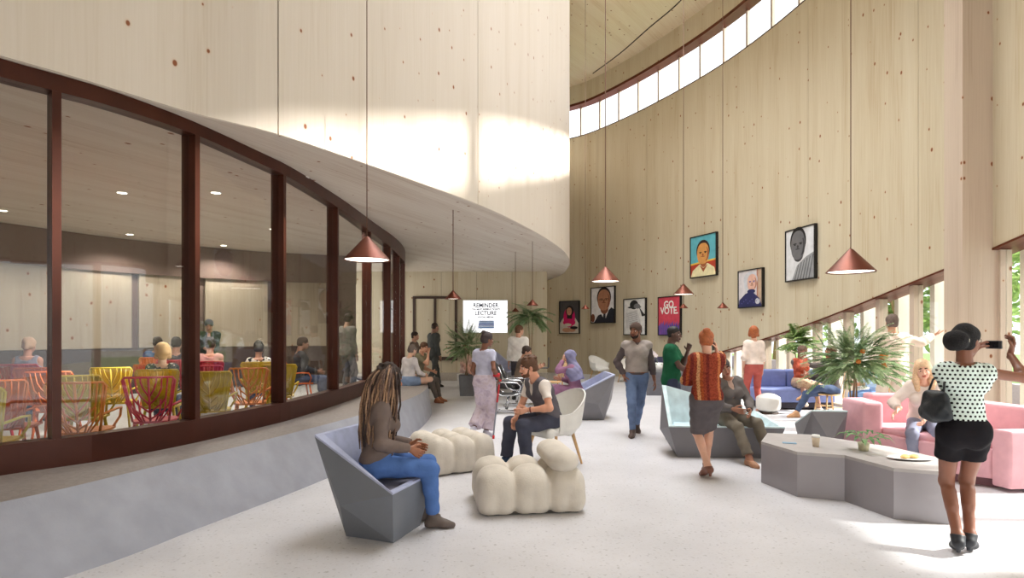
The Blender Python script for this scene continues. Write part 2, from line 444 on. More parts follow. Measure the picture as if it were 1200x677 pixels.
# ---- drum: the overhanging curved upper wall
SOF = 3.85
bm = bmesh.new()
du = [0]+[DR.at_px(p) for p in (326, 430, 560, 644)]+[DR.L]
for a, c in zip(du[:-1], du[1:]): wall_strip(bm, DR, a+0.008, c-0.008, SOF, CEIL_Z, 0, -0.2, mi=0, uvoff=a*0.37)
wall_strip(bm, DR, 0, DR.L, SOF+0.03, CEIL_Z, -0.03, -0.17, mi=1)
struct(obj('wall_upper', bm, [M_DRUM, M_GAP]))
bm = bmesh.new()
edge = [(q[0], q[1]) for q in DR.p]
e2 = []
for i, u in enumerate(DR.l):
    q = DR.pt(u)-DR.nor(u)*0.02; e2.append((q.x, q.y))
prism(bm, [(-16, -4.6)]+e2+[(1.1, 25.8), (-16, 25.8)], SOF-0.004, SOF+0.25)
bm.normal_update(); bmesh.ops.triangulate(bm, faces=[f for f in bm.faces if len(f.verts) > 4]); uv_xy(bm, radians(-25))
struct(obj('trim_5', bm, M_SOFF))

# ---- back wall, flat, under the soffit
BY = 21.1
def flat_wall(bm, x0, x1, y, z0, z1, th=0.2, mi=0, gap=1.25):
    uvl = bm.loops.layers.uv.verify(); x = x0
    while x < x1-0.01:
        e = min(x+gap, x1)
        for f in bx(bm, x+0.005, y, z0, e-0.005, y+th, z1, mi=mi):
            for l in f.loops: l[uvl].uv = (l.vert.co.x+x*0.3, l.vert.co.z)
        x = e
bm = bmesh.new(); flat_wall(bm, -15, 1.24, BY, 0.0, SOF)
bx(bm, -15, BY+0.04, 0, 1.22, BY+0.16, SOF-0.01, mi=1)
uvl = bm.loops.layers.uv.verify()
for f in bx(bm, 1.04, BY+0.2, 0, 1.24, 25.8, SOF):
    for l in f.loops: l[uvl].uv = (l.vert.co.y, l.vert.co.z)
struct(obj('wall_back', bm, [M_WALL, M_GAP]))
bm = bmesh.new(); bx(bm, -15, BY-0.04, 0, 1.26, BY-0.001, 0.28); struct(obj('baseboard_back', bm, mat((176, 168, 156), 0.6)))
# wide dark framed opening with boarded leaves
def framed(name, x0, x1, z0, z1, y, n):
    bm = bmesh.new(); t = 0.09
    bx(bm, x0, y-0.06, z1-t, x1, y-0.002, z1); bx(bm, x0, y-0.06, z0, x1, y-0.002, z0+t*1.4)
    for i in range(n+1):
        x = x0+(x1-x0-t)*i/n; bx(bm, x, y-0.061, z0, x+t, y-0.002, z1)
    d = struct(obj(name, bm, M_DARK))
    bm = bmesh.new(); flat_wall(bm, x0+t, x1-t, y-0.03, z0+t, z1-t, 0.02, gap=0.6); obj('boarded_leaf', bm, M_WALL, d)
k = BY/F
framed('door_1', (484-600)*k, (536-600)*k, EYE+(391-422)*k, EYE+(391-347)*k, BY, 2)
framed('door_2', (342-600)*k, (389-600)*k, EYE+(391-422)*k, EYE+(391-345)*k, BY, 3)

# ---- concrete bench ledge
LZ = 0.52
FB = [(-4.6, 1.6), (-3.9, 2.6), (-2.99, 4.12), (-2.66, 5.07), (-2.2, 6.5), (-1.85, 8.0), (-1.63, 9.7), (-1.6, 11.3), (-1.72, 12.8), (-2.1, 14.3), (-2.8, 15.6)]
FT = [(-4.9, 1.9), (-4.25, 2.8), (-3.44, 4.0), (-3.03, 5.13), (-2.55, 6.65), (-2.1, 8.4), (-1.8, 10.3), (-1.74, 11.8), (-1.86, 13.2), (-2.2, 14.5), (-2.9, 15.7)]
a = spline(FB, 10); c = spline(FT, 10)
M_BENCH = mat((150, 152, 162), 0.55, 0, 0.10, 4, 0.15, 60, key='smooth_concrete')
M_LEDGE = mat((142, 134, 130), 0.6, 0, 0.12, 30, 0.2, 90, key='ledge_concrete')
bm = bmesh.new()
va = [bm.verts.new((p[0], p[1], 0)) for p in a]; vc = [bm.verts.new((p[0], p[1], LZ)) for p in c]
for i in range(len(a)-1):
    f = bm.faces.new((va[i], va[i+1], vc[i+1], vc[i])); f.smooth = True; f.material_index = 0
GP = [(-6.2, 2.2), (-4.9, 3.6), (-4.1, 4.79), (-3.7, 5.31), (-3.35, 6.1), (-3.08, 7.19), (-2.93, 7.99), (-2.8, 9.8), (-2.75, 11.9), (-2.7, 13.6), (-2.78, 15.2), (-3.05, 16.8), (-3.6, 18.6), (-4.5, 21.2)]
GW = Path(GP, 12)
inner = []
for p in c:
    q = Vector((p[0], p[1])); inner.append(bm.verts.new((q.x-1.6, q.y+0.5, LZ)))
for i in range(len(c)-1):
    f = bm.faces.new((vc[i], vc[i+1], inner[i+1], inner[i])); f.material_index = 1
f = bm.faces.new((va[-1], vc[-1], inner[-1])); f.material_index = 0
struct(obj('trim_6', bm, [M_BENCH, M_LEDGE]))
# lecture room floor slab
LF = 0.25
bm = bmesh.new(); prism(bm, [(-15.5, 2.0), (-6.4, 2.0)]+[(p[0]-0.02, p[1]) for p in GW.p if p[1] < 17]+[(-3.1, 17.0), (-3.4, 21.0), (-15.5, 21.0)], 0.001, LF)
bm.normal_update(); bmesh.ops.triangulate(bm, faces=[f for f in bm.faces if len(f.verts) > 4])
struct(obj('trim_7', bm, mat((178, 176, 172), 0.5, 0, 0.06)))

# ---- curved glass wall
g_mull = [GW.at_px(p) for p in (65.6, 229, 331.6, 394.5, 433.5, 456.5, 467)]
g_mull = [g_mull[0]-1.6, *g_mull]
uu = g_mull[-1]
while uu < GW.L-1.6: uu += 1.5; g_mull.append(uu)
SILL_T = LZ+0.24
def head_b(u): return np.interp(u, [g_mull[1], g_mull[2], g_mull[3], g_mull[4], g_mull[5], g_mull[6], g_mull[7]], [3.70, 3.72, 3.70, 3.67, 3.62, 3.56, 3.5])
bm = bmesh.new(); wall_strip(bm, GW, 0, GW.L, LZ-0.02, SILL_T, 0.03, -0.13)
sillo = struct(obj('baseboard_left', bm, M_FRAME))
bm = bmesh.new(); wall_strip(bm, GW, 0, GW.L, head_b, SOF-0.002, 0.03, -0.13)
struct(obj('trim_8', bm, M_FRAME))
bm = bmesh.new()
for u in g_mull: wall_strip(bm, GW, u-0.032, u+0.032, SILL_T, lambda u: head_b(u)+0.01, 0.028, -0.15, step=0.2)
w3 = struct(obj('window_3', bm, M_FRAME))
bm = bmesh.new()
for a_, c_ in zip(g_mull[:-1], g_mull[1:]): wall_strip(bm, GW, a_+0.032, c_-0.032, SILL_T-0.004, head_b, -0.05, -0.062, step=0.3)
obj('pane', bm, M_GLASS2, w3)

# ---- lecture room back wall
LW = Path([(-15.5, 5.0), (-12.4, 8.4), (-10.4, 11.2), (-8.9, 13.9), (-6.9, 15.8), (-5.2, 16.6), (-4.4, 16.9)], 12)
lpan = []
u = 0.4
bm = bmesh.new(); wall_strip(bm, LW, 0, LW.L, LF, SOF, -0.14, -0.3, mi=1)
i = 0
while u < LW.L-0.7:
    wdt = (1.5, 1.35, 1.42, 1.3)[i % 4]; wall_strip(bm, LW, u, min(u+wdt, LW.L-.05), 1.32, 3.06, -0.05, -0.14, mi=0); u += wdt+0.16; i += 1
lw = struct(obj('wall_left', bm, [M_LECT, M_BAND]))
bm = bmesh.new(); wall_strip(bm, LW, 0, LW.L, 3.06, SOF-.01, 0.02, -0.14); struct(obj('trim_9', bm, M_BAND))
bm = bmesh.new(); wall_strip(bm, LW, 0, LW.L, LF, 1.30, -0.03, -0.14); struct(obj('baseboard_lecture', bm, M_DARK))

# ---- what is seen through the windows
bm = bmesh.new(); bx(bm, 8.6, -6, -0.35, 60, 60, -0.05); struct(obj('ground_outside', bm, mat((190, 188, 176), 0.9, 0, 0.2, 1.0)))
bm = bmesh.new(); bx(bm, 11.5, 2, -0.06, 40, 50, 0.02); g = obj('lawn', bm, mat((120, 150, 84), 0.9, 0, 0.3, 6, 0.5, 60)); tag(g, 'bright green lawn seen through the sloping side window', 'lawn', kind='stuff')
# ================================================================== PEOPLE: implicit bodies turned into one mesh
V3 = lambda *a: np.array(a, float)
def nrm(v): return v/(np.linalg.norm(v)+1e-9)
def Rz(a): c, s = cos(a), sin(a); return np.array([[c, -s, 0], [s, c, 0], [0, 0, 1.]])
def Rx(a): c, s = cos(a), sin(a); return np.array([[1., 0, 0], [0, c, -s], [0, s, c]])
def Ry(a): c, s = cos(a), sin(a); return np.array([[c, 0, s], [0, 1., 0], [-s, 0, c]])
class Sdf:
    """list of blended primitives: ('c', a, b, ra, rb, flatdir, flatk, flat0, flat1) capsules, ('e', c, radii, R) ellipsoids"""
    def __init__(s, k=0.03): s.add = []; s.cut = []; s.k = k
    def cap(s, a, b, ra, rb=None, fd=None, fk=1.0, f0=False, f1=False, k=None):
        s.add.append(('c', np.array(a, float), np.array(b, float), ra, ra if rb is None else rb, None if fd is None else nrm(np.array(fd, float)), fk, f0, f1, s.k if k is None else k)); return s
    def ell(s, c, r, R=None, k=None):
        s.add.append(('e', np.array(c, float), np.array(r, float), np.eye(3) if R is None else R, s.k if k is None else k)); return s
    def plane(s, p, n): s.cut.append(('p', np.array(p, float), nrm(np.array(n, float)))); return s      # removes the side n points to
    def hole(s, a, b, r, rb=None): s.cut.append(('c', np.array(a, float), np.array(b, float), r, r if rb is None else rb)); return s
    def hole_ell(s, c, r, R=None): s.cut.append(('e', np.array(c, float), np.array(r, float), np.eye(3) if R is None else R)); return s
def _cap(P, a, b, ra, rb, fd=None, fk=1.0, f0=False, f1=False):
    q = P-a; ab = b-a; l2 = ab@ab+1e-12
    if fd is not None:
        q = q+(1/fk-1)*(q@fd)[..., None]*fd; ab = ab+(1/fk-1)*(ab@fd)*fd; l2 = ab@ab+1e-12
    tt = (q@ab)/l2; t = np.clip(tt, 0, 1)
    d = np.sqrt(((q-t[..., None]*ab)**2).sum(-1))-(ra+(rb-ra)*t)
    if fd is not None and fk < 1: d = d*max(fk, 0.5)
    l = sqrt(l2)
    if f0: d = np.maximum(d, -tt*l)
    if f1: d = np.maximum(d, (tt-1)*l)
    return d
def _ell(P, c, r, R):
    q = (P-c)@R; k0 = np.sqrt(((q/r)**2).sum(-1)); k1 = np.sqrt(((q/(r*r))**2).sum(-1))+1e-9
    return k0*(k0-1)/k1
def bounds(S):
    lo = np.full(3, 1e9); hi = -lo
    for p in S.add:
        if p[0] == 'c': m = max(p[3], p[4]); l = np.minimum(p[1], p[2])-m; h = np.maximum(p[1], p[2])+m
        else: m = max(p[2]); l = p[1]-m; h = p[1]+m
        lo = np.minimum(lo, l); hi = np.maximum(hi, h)
    return lo-0.02, hi+0.02
def evaluate(S, lo, vox, shape):
    D = np.full(shape, 0.3)
    ax = [lo[i]+vox*np.arange(shape[i]) for i in range(3)]
    for p in S.add:
        k = p[-1]; mg = k+3*vox
        if p[0] == 'c': m = max(p[3], p[4])+mg; l = np.minimum(p[1], p[2])-m; h = np.maximum(p[1], p[2])+m
        else: m = p[2].max()+mg; l = p[1]-m; h = p[1]+m
        i0 = np.clip(((l-lo)/vox).astype(int), 0, shape); i1 = np.clip(((h-lo)/vox).astype(int)+2, 0, shape)
        if (i1 <= i0).any(): continue
        sl = tuple(slice(a, b) for a, b in zip(i0, i1))
        P = np.stack(np.meshgrid(*[ax[i][sl[i]] for i in range(3)], indexing='ij'), -1)
        d = _cap(P, *p[1:9]) if p[0] == 'c' else _ell(P, *p[1:4])
        o = D[sl]
        if k > 0:
            hh = np.clip(0.5+0.5*(o-d)/k, 0, 1); D[sl] = np.where(np.abs(o-d) < k, o*(1-hh)+d*hh-k*hh*(1-hh), np.minimum(o, d))
        else: D[sl] = np.minimum(o, d)
    if getattr(S, 'fold', 0):
        Q = np.meshgrid(*ax, indexing='ij'); x, y, z = Q
        D = D+S.fold*(np.sin(31*z+13*x+4*np.sin(9*y+6*x))*np.sin(17*x-11*y+9*z)+.6*np.sin(53*z-37*x+29*y))
    if S.cut:
        P = None
        for c in S.cut:
            if c[0] == 'p':
                if P is None: P = np.stack(np.meshgrid(*ax, indexing='ij'), -1)
                D = np.maximum(D, (P-c[1])@c[2])
            else:
                if c[0] == 'c': m = max(c[3], c[4])+3*vox; l = np.minimum(c[1], c[2])-m; h = np.maximum(c[1], c[2])+m
                else: m = c[2].max()+3*vox; l = c[1]-m; h = c[1]+m
                i0 = np.clip(((l-lo)/vox).astype(int), 0, shape); i1 = np.clip(((h-lo)/vox).astype(int)+2, 0, shape)
                if (i1 <= i0).any(): continue
                sl = tuple(slice(a, b) for a, b in zip(i0, i1))
                Q = np.stack(np.meshgrid(*[ax[i][sl[i]] for i in range(3)], indexing='ij'), -1)
                d = _cap(Q, *c[1:5]) if c[0] == 'c' else _ell(Q, *c[1:4])
                D[sl] = np.maximum(D[sl], -d)
    return D
def nets(S, vox):
    """surface nets over the implicit shape -> verts, quads"""
    lo, hi = bounds(S); lo = lo-2*vox; shape = tuple(int(x) for x in np.ceil((hi+2*vox-lo)/vox).astype(int)+1)
    D = evaluate(S, lo, vox, shape); I = D < 0
    c = [I[a:shape[0]-1+a, b:shape[1]-1+b, e:shape[2]-1+e] for a in (0, 1) for b in (0, 1) for e in (0, 1)]
    cnt = sum(x.astype(np.int8) for x in c); act = (cnt > 0) & (cnt < 8)
    idx = np.full(act.shape, -1, np.int64); ii = np.argwhere(act); idx[act] = np.arange(len(ii))
    if len(ii) == 0: return np.zeros((0, 3)), np.zeros((0, 4), int)
    acc = np.zeros((len(ii), 3)); n = np.zeros(len(ii))
    cor = [(a, b, e) for a in (0, 1) for b in (0, 1) for e in (0, 1)]
    for i, A in enumerate(cor):
        for B in cor[i+1:]:
            if sum(abs(x-y) for x, y in zip(A, B)) != 1: continue
            da = D[ii[:, 0]+A[0], ii[:, 1]+A[1], ii[:, 2]+A[2]]; db = D[ii[:, 0]+B[0], ii[:, 1]+B[1], ii[:, 2]+B[2]]
            m = (da < 0) != (db < 0); t = np.where(m, da/np.where(m, da-db, 1), 0)
            pt = np.array(A)[None]+t[:, None]*(np.array(B)-np.array(A))[None]
            acc += np.where(m[:, None], pt, 0); n += m
    V = lo+(ii+acc/n[:, None])*vox
    Fs = []
    for ax_ in range(3):
        s0 = [slice(1, shape[i]-1) for i in range(3)]; s1 = list(s0); s0[ax_] = slice(0, shape[ax_]-1); s1[ax_] = slice(1, shape[ax_])
        a = I[tuple(s0)]; b = I[tuple(s1)]; ch = a != b; e = np.argwhere(ch); sgn = a[ch]
        off = np.ones(3, int); off[ax_] = 0; e = e+off
        u = np.zeros(3, int); v = np.zeros(3, int); u[(ax_+1) % 3] = 1; v[(ax_+2) % 3] = 1
        g = lambda q: idx[q[:, 0], q[:, 1], q[:, 2]]
        q = np.stack([g(e), g(e-u), g(e-u-v), g(e-v)], 1)
        q[~sgn] = q[~sgn][:, ::-1]; Fs.append(q)
    Q = np.concatenate(Fs); Q = Q[(Q >= 0).all(1)]
    return V, Q
def mesh_of(name, parts, mats, parent=None, loc=None):
    """parts: list of (verts, quads, material index or array) joined in one mesh"""
    vs = []; fs = []; mi = []; o = 0
    for v, f, m in parts:
        if len(v) == 0: continue
        vs.append(v); fs.append(f+o); mi.append(np.full(len(f), m) if np.isscalar(m) else m); o += len(v)
    V = np.concatenate(vs); Q = np.concatenate(fs); MI = np.concatenate(mi).astype(np.int32)
    me = bpy.data.meshes.new(name); me.vertices.add(len(V)); me.vertices.foreach_set('co', V.astype(np.float32).ravel())
    me.loops.add(len(Q)*4); me.loops.foreach_set('vertex_index', Q.astype(np.int32).ravel())
    me.polygons.add(len(Q)); me.polygons.foreach_set('loop_start', np.arange(0, len(Q)*4, 4, dtype=np.int32))
    try: me.polygons.foreach_set('loop_total', np.full(len(Q), 4, np.int32))
    except Exception: pass
    me.update(calc_edges=True); me.validate()
    o = link(name, me, mats, parent, loc, smooth=True)
    if len(me.polygons) == len(MI): me.polygons.foreach_set('material_index', MI)
    return o
def blob(name, S, vox, m, parent=None, loc=None, fold=0):
    S.fold = fold
    v, q = nets(S, vox); return mesh_of(name, [(v, q, 0)], [m], parent, loc)
def ik(a, t, l1, l2, pole):
    d = t-a; L_ = np.linalg.norm(d); mx_ = (l1+l2)*0.998
    if L_ > mx_: t = a+d/L_*mx_; d = t-a; L_ = mx_
    u = d/L_; x = (l1*l1-l2*l2+L_*L_)/(2*L_); h = sqrt(max(0, l1*l1-x*x)); p = pole-(pole@u)*u
    return a+u*x+nrm(p)*h, t

class Body:
    """skeleton in the person's own frame: faces -Y, own left hand towards +X, metres for a 1.75 m adult"""
    def __init__(s, sex='m', H=1.75, pelvis=(0, 0, .95), pyaw=0, ptilt=0, lean=0, side=0, twist=0, chest_lean=0, head=(0, 0, 0),
                 lh=None, rh=None, lpole=None, rpole=None, lf=None, rf=None, lkp=None, rkp=None, lfy=8, rfy=-8, lpitch=0, rpitch=0,
                 heel=0.0, lfing=0.5, rfing=0.5, lpalm=None, rpalm=None, ldir=None, rdir=None, fat=1.0):
        s.sex = sex; s.u = H/1.75; s.fat = fat; f = s.f = sex == 'f'; d = radians
        P = V3(*pelvis); s.P = P; Rp = Rz(d(pyaw))@Rx(d(ptilt)); s.Rp = Rp
        W = P+Rp@V3(0, 0, .13); Rc = Rz(d(pyaw+twist))@Rx(d(lean))@Ry(d(side)); s.W = W; s.Rc = Rc
        Rc2 = Rz(d(pyaw+twist))@Rx(d(lean+chest_lean))@Ry(d(side)); s.Rc2 = Rc2
        C = W+Rc@V3(0, 0, .14); s.C = C
        s.N = C+Rc2@V3(0, .012, .235); sw = .142 if f else .166; s.sw = sw
        s.S = {1: C+Rc2@V3(sw, .005, .175), -1: C+Rc2@V3(-sw, .005, .175)}
        yw, pt, rl = head; Rh = Rz(d(pyaw+twist+yw))@Rx(d(pt))@Ry(d(rl)); s.Rh = Rh
        nk = s.N+0.5*(Rh+Rc2)@V3(0, -.018, .055); s.H = nk+Rh@V3(0, -.022, .125)
        hw = .085 if f else .09
        s.hip = {1: P+Rp@V3(hw, 0, -.03), -1: P+Rp@V3(-hw, 0, -.03)}
        T = {1: V3(*lf) if lf else V3(.1, .01, .085), -1: V3(*rf) if rf else V3(-.1, .01, .085)}
        kp = {1: V3(*lkp) if lkp else V3(.12, -1, .1), -1: V3(*rkp) if rkp else V3(-.12, -1, .1)}
        s.knee = {}; s.ank = {}; s.foot = {}
        for k, fy, fp in ((1, lfy, lpitch), (-1, rfy, rpitch)):
            t = T[k]+V3(0, 0, heel); s.knee[k], s.ank[k] = ik(s.hip[k], t, .44, .43, kp[k])
            s.foot[k] = Rz(d(fy))@Rx(d(fp + (math.degrees(atan2(heel, .16)) if heel else 0)))
        Hd = {1: V3(*lh) if lh else s.S[1]+V3(.05, -.05, -.525), -1: V3(*rh) if rh else s.S[-1]+V3(-.05, -.05, -.525)}
        ap = {1: V3(*lpole) if lpole else V3(.25, 1, -.1), -1: V3(*rpole) if rpole else V3(-.25, 1, -.1)}
        s.elb = {}; s.wr = {}; s.hd = {}; s.hn = {}; s.curl = {1: lfing, -1: rfing}
        for k, pn, dr in ((1, lpalm, ldir), (-1, rpalm, rdir)):
            s.elb[k], s.wr[k] = ik(s.S[k], Hd[k], .285, .255, ap[k])
            s.hd[k] = nrm(V3(*dr)) if dr else nrm(s.wr[k]-s.elb[k])
            n = V3(*pn) if pn else V3(-k, 0, 0)+0.0*s.hd[k]
            n = n-(n@s.hd[k])*s.hd[k]
            if np.linalg.norm(n) < 1e-3: n = V3(0, -1, 0)-(V3(0, -1, 0)@s.hd[k])*s.hd[k]
            s.hn[k] = nrm(n)
    # ---- pieces of the figure, g = extra thickness (for clothes)
    def torso(s, S, g=0.0, lower=True, upper=True, belly=1.0):
        f = s.f; Rp, Rc, R2 = s.Rp, s.Rc, s.Rc2; q = s.fat
        if lower:
            S.ell(s.P+Rp@V3(0, .01, .02), (V3(.152 if f else .152, .11, .12)*q+g), Rp, k=.05)
            for k in (1, -1): S.ell(s.P+Rp@V3(.068*k, .05, -.04), (V3(.08, .075, .09)*q+g), Rp, k=.07)
        S.cap(s.P+Rp@V3(0, -.005, .06), s.W+Rc@V3(0, -.005, .04), (.125 if f else .138)*q*belly+g, (.112 if f else .132)*q*belly+g, fd=Rc@V3(0, 1, 0), fk=.74, k=.05)
        if upper:
            S.cap(s.W+Rc@V3(0, 0, .03), s.C+R2@V3(0, .0, .05), (.112 if f else .13)*q*belly+g, (.132 if f else .158)*q+g, fd=Rc@V3(0, 1, 0), fk=.72, k=.05)
            S.cap(s.C+R2@V3(-.085, .01, .12), s.C+R2@V3(.085, .01, .12), (.085 if f else .098)+g, fd=R2@V3(0, 1, 0), fk=.9, k=.05)
            S.cap(s.N+R2@V3(0, .015, -.03), s.S[1]+R2@V3(-.02, 0, .015), .052+g, .05+g, k=.04); S.cap(s.N+R2@V3(0, .015, -.03), s.S[-1]+R2@V3(.02, 0, .015), .052+g, .05+g, k=.04)
            if f:
                for k in (1, -1): S.ell(s.C+R2@V3(.068*k, -.095, .055), (V3(.062, .06, .062)+g), R2, k=.035)
            else:
                for k in (1, -1): S.ell(s.C+R2@V3(.07*k, -.07, .085), (V3(.075, .05, .06)+g), R2, k=.04)
    def arm(s, S, k, g=0.0, t0=0.0, t1=2.0, flat=True):
        """t from shoulder 0 over elbow 1 to wrist 2"""
        a, e, w_ = s.S[k], s.elb[k], s.wr[k]; m = .88 if s.f else 1.0
        ra, rm, re, rw = .049*m+g, .043*m+g, .036*m+g, (.027*m+g*0.8)
        if t0 <= 0: S.ell(a, V3(.055, .055, .056)*m+g, k=.04)
        e1 = a+(e-a)*min(1, t1); S.cap(a, e1, ra, re+(rm-re)*0.5 if t1 >= 1 else rm, f1=(t1 < 1 and flat), k=.03)
        if t1 > 1:
            f_ = t1-1; w1 = e+(w_-e)*min(1, f_); mid = e+(w_-e)*.28
            if f_ > .28: S.cap(e, mid, re, .039*m+g, k=.03); S.cap(mid, w1, .039*m+g, (.039*m+(.026*m-.039*m)*(f_-.28)/.72)+g, f1=flat, k=.03)
            else: S.cap(e, w1, re, .042*m+g, f1=flat, k=.03)
    def leg(s, S, k, g=0.0, t1=2.0, gk=0.0, ga=0.0, flat=True, t0=0.0):
        h, n, a = s.hip[k], s.knee[k], s.ank[k]; m = s.fat
        fwd = nrm(np.cross(nrm(n-h), nrm(a-n))); back = nrm(np.cross(fwd, nrm(a-n)))
        if (back@(n-(h+a)/2)) > 0: back = -back
        if np.linalg.norm((n-(h+a)/2)) < .03: back = V3(0, 1, 0)
        if t1 >= 1 or t0 < 1: S.cap(h+(n-h)*min(t0, .9), h+(n-h)*min(1, t1), (.089 if s.f else .086)*m+g, (.056+(.0 if t1 >= 1 else .02))*m+g+gk, f1=(t1 < 1 and flat), f0=t0 > 0, k=.035)
        if t1 > 1:
            f_ = min(1, t1-1); e = n+(a-n)*f_
            S.cap(n, n+(e-n)*1.0, .052*m+g+gk, (.036 if f_ > .9 else .045)+g+ga, f1=flat, k=.03)
            if f_ > .3: c = n+(a-n)*.3+back*.022; S.cap(c-(a-n)*.08, c+(a-n)*min(.16, f_-.32), .046*m+g, .04*m+g, k=.035)
    def footp(s, S, k, g=0.0):
        R = s.foot[k]; a = s.ank[k]
        S.cap(a+R@V3(0, .0, .01), a+R@V3(0, .03, -.045), .038+g, .03+g, k=.025)
        S.cap(a+R@V3(0, .025, -.05), a+R@V3(0, -.12, -.058), .030+g, .026+g, fd=R@V3(0, 0, 1), fk=.9, k=.03)
        S.cap(a+R@V3(-.018, -.1, -.062), a+R@V3(.02, -.1, -.062), .024+g, fd=R@V3(0, 0, 1), fk=.8, k=.02)
        S.cap(a+R@V3(0, -.12, -.06), a+R@V3(.004, -.165, -.066), .024+g, .018+g, k=.02)
        S.cap(a, a+R@V3(0, -.08, -.045), .032+g, .026+g, k=.03)
    def hand(s, S, k, g=0.0):
        w_, d, n = s.wr[k], s.hd[k], s.hn[k]; side = nrm(np.cross(d, n))*k          # towards the thumb side
        side = nrm(np.cross(n, d)); 
        if k == 1: side = side
        else: side = -side
        c = s.curl[k]
        S.cap(w_-d*.02, w_+d*.02, .025+g, .024+g, fd=n, fk=.75, k=.02)
        for j in (-1, -.33, .33, 1): S.cap(w_+d*.015+side*.012*j, w_+d*.085+side*.027*j, .014+g, .0125+g, k=.012)
        for j, ln in ((1, .92), (.33, 1.0), (-.33, .95), (-1, .76)):
            p = w_+d*.088+side*.028*j; dd = nrm(d+side*.08*j); ang = 0
            for q, (sl, r) in enumerate(((.042*ln, .0093), (.027*ln, .0085), (.021*ln, .0076))):
                ang += c*(0.55, .85, .6)[q]*(1.0); v = dd*cos(ang)+n*sin(ang); S.cap(p, p+v*sl, r+g, r-.0006+g, k=.004); p = p+v*sl
        p = w_+d*.022+side*.022+n*.004; v = nrm(d*.62+side*.72+n*.25)
        S.cap(p, p+v*.04, .0135+g, .0115+g, k=.01); p = p+v*.04; v = nrm(d*.85+side*.32+n*(.3+.5*c)); S.cap(p, p+v*.03, .0105+g, .0095+g, k=.004); p = p+v*.03
        v = nrm(d*.9+side*.1+n*(.35+.6*c)); S.cap(p, p+v*.024, .0095+g, .008+g, k=.004)
    def headp(s, S):
        f = s.f; H, R = s.H, s.Rh; e = lambda x, y, z: H+R@V3(x, y, z)
        S.ell(e(0, .012, .04), (.073, .092, .08), R, k=.02)
        S.ell(e(0, -.03, -.02), (.062, .062, .085), R, k=.025)
        S.ell(e(0, -.035, -.07), (.05 if f else .056, .05, .04), R, k=.025)
        S.ell(e(0, -.073, -.1), (.02 if f else .025, .018, .016), R, k=.02)
        for k in (1, -1):
            S.ell(e(.036*k, -.066, -.035), (.022, .02, .022), R, k=.02)
            S.ell(e(.03*k, -.082, .022), (.026, .012, .009), R, k=.012)
            S.ell(e(.073*k, .008, -.012), (.009, .019, .03), R, k=.006)
            S.ell(e(.012*k, -.1, -.036), (.0085, .011, .0085), R, k=.006)
        S.cap(e(0, -.088, .012), e(0, -.113, -.03), .008, .0105, k=.009)
        S.ell(e(0, -.092, -.062), (.024, .012, .0075), R, k=.005); S.ell(e(0, -.091, -.073), (.02, .012, .008), R, k=.005)
        S.cap(s.H+R@V3(0, .028, -.06), s.N+s.Rc2@V3(0, .012, -.03), .05 if f else .058, .056 if f else .064, k=.035)
        for k in (1, -1): S.hole_ell(e(.031*k, -.098, .001), (.017, .016, .009), R)
    def build(s, name, skin, vox, root, hands=True, feet=False, lip=None, brow=(50, 34, 24), face=True, handvox=None):
        """the bare figure as one mesh (fine grids for head and hands)"""
        S = Sdf(); s.torso(S)
        for k in (1, -1): s.arm(S, k, flat=False); s.leg(S, k, flat=False); s.footp(S, k)
        if handvox is None or handvox >= vox:
            for k in (1, -1): s.hand(S, k)
        v, q = nets(S, vox); parts = [(v, q, 0)]
        if handvox and handvox < vox:
            for k in (1, -1):
                T = Sdf(); s.hand(T, k); v, q = nets(T, handvox); parts.append((v, q, 0))
        T = Sdf(); s.headp(T); hv = min(vox, .0075 if vox > .011 else .0052); v, q = nets(T, hv)
        c = v[q].mean(1); lc = (c-s.H)@s.Rh; mi = np.zeros(len(q), int)
        mi[(np.abs(lc[:, 0]) < .021) & (np.abs(lc[:, 2]+.067) < .0125) & (lc[:, 1] < -.086)] = 1
        for k in (1, -1): mi[(np.abs(lc[:, 0]*k-.033) < .02) & (np.abs(lc[:, 2]-.026-.004) < .006) & (lc[:, 1] < -.065)] = 2
        parts.append((v, q, mi))
        for k in (1, -1):
            E = Sdf(); E.ell(s.H+s.Rh@V3(.031*k, -.0765, .001), (.0115, .0105, .0108)); v, q = nets(E, .004)
            c = (v[q].mean(1)-s.H)@s.Rh; m_ = np.full(len(q), 3); m_[(c[:, 0]-.031*k)**2+(c[:, 2]-.001)**2 < .0068**2] = 4; parts.append((v, q, m_))
        b = srgb(*skin); sk = skin_mat(skin)
        lipc = lip or tuple(int(a*x) for a, x in zip(skin, (.86, .62, .6)))
        return mesh_of('body', parts, [sk, mat(lipc, .45), mat(brow, .8), mat((238, 234, 228), .3), mat((40, 26, 18), .2)], root)
_SK = {}
def skin_mat(c):
    if c in _SK: return _SK[c]
    m, nt, b = new_mat('skin'); k = srgb(*c); tc = N(nt, 'ShaderNodeTexCoord'); n = N(nt, 'ShaderNodeTexNoise'); n.inputs['Scale'].default_value = 9; n.inputs['Detail'].default_value = 4
    L(nt, tc.outputs['Object'], n.inputs['Vector']); r = ramp(nt, [(.3, scl(k, .9)), (.7, (min(1, k[0]*1.08), k[1]*1.02, k[2]*1.0, 1))]); L(nt, n.outputs['Fac'], r.inputs[0]); L(nt, r.outputs[0], b.inputs['Base Color'])
    b.inputs['Roughness'].default_value = .48; b.inputs['Subsurface Weight'].default_value = .0; _SK[c] = m; return m
def cloth(rgb, noise=.12, scale=9, rough=.85, bump=.25, bs=45): return mat(rgb, rough, 0, noise, scale, bump, bs, spec=.15)
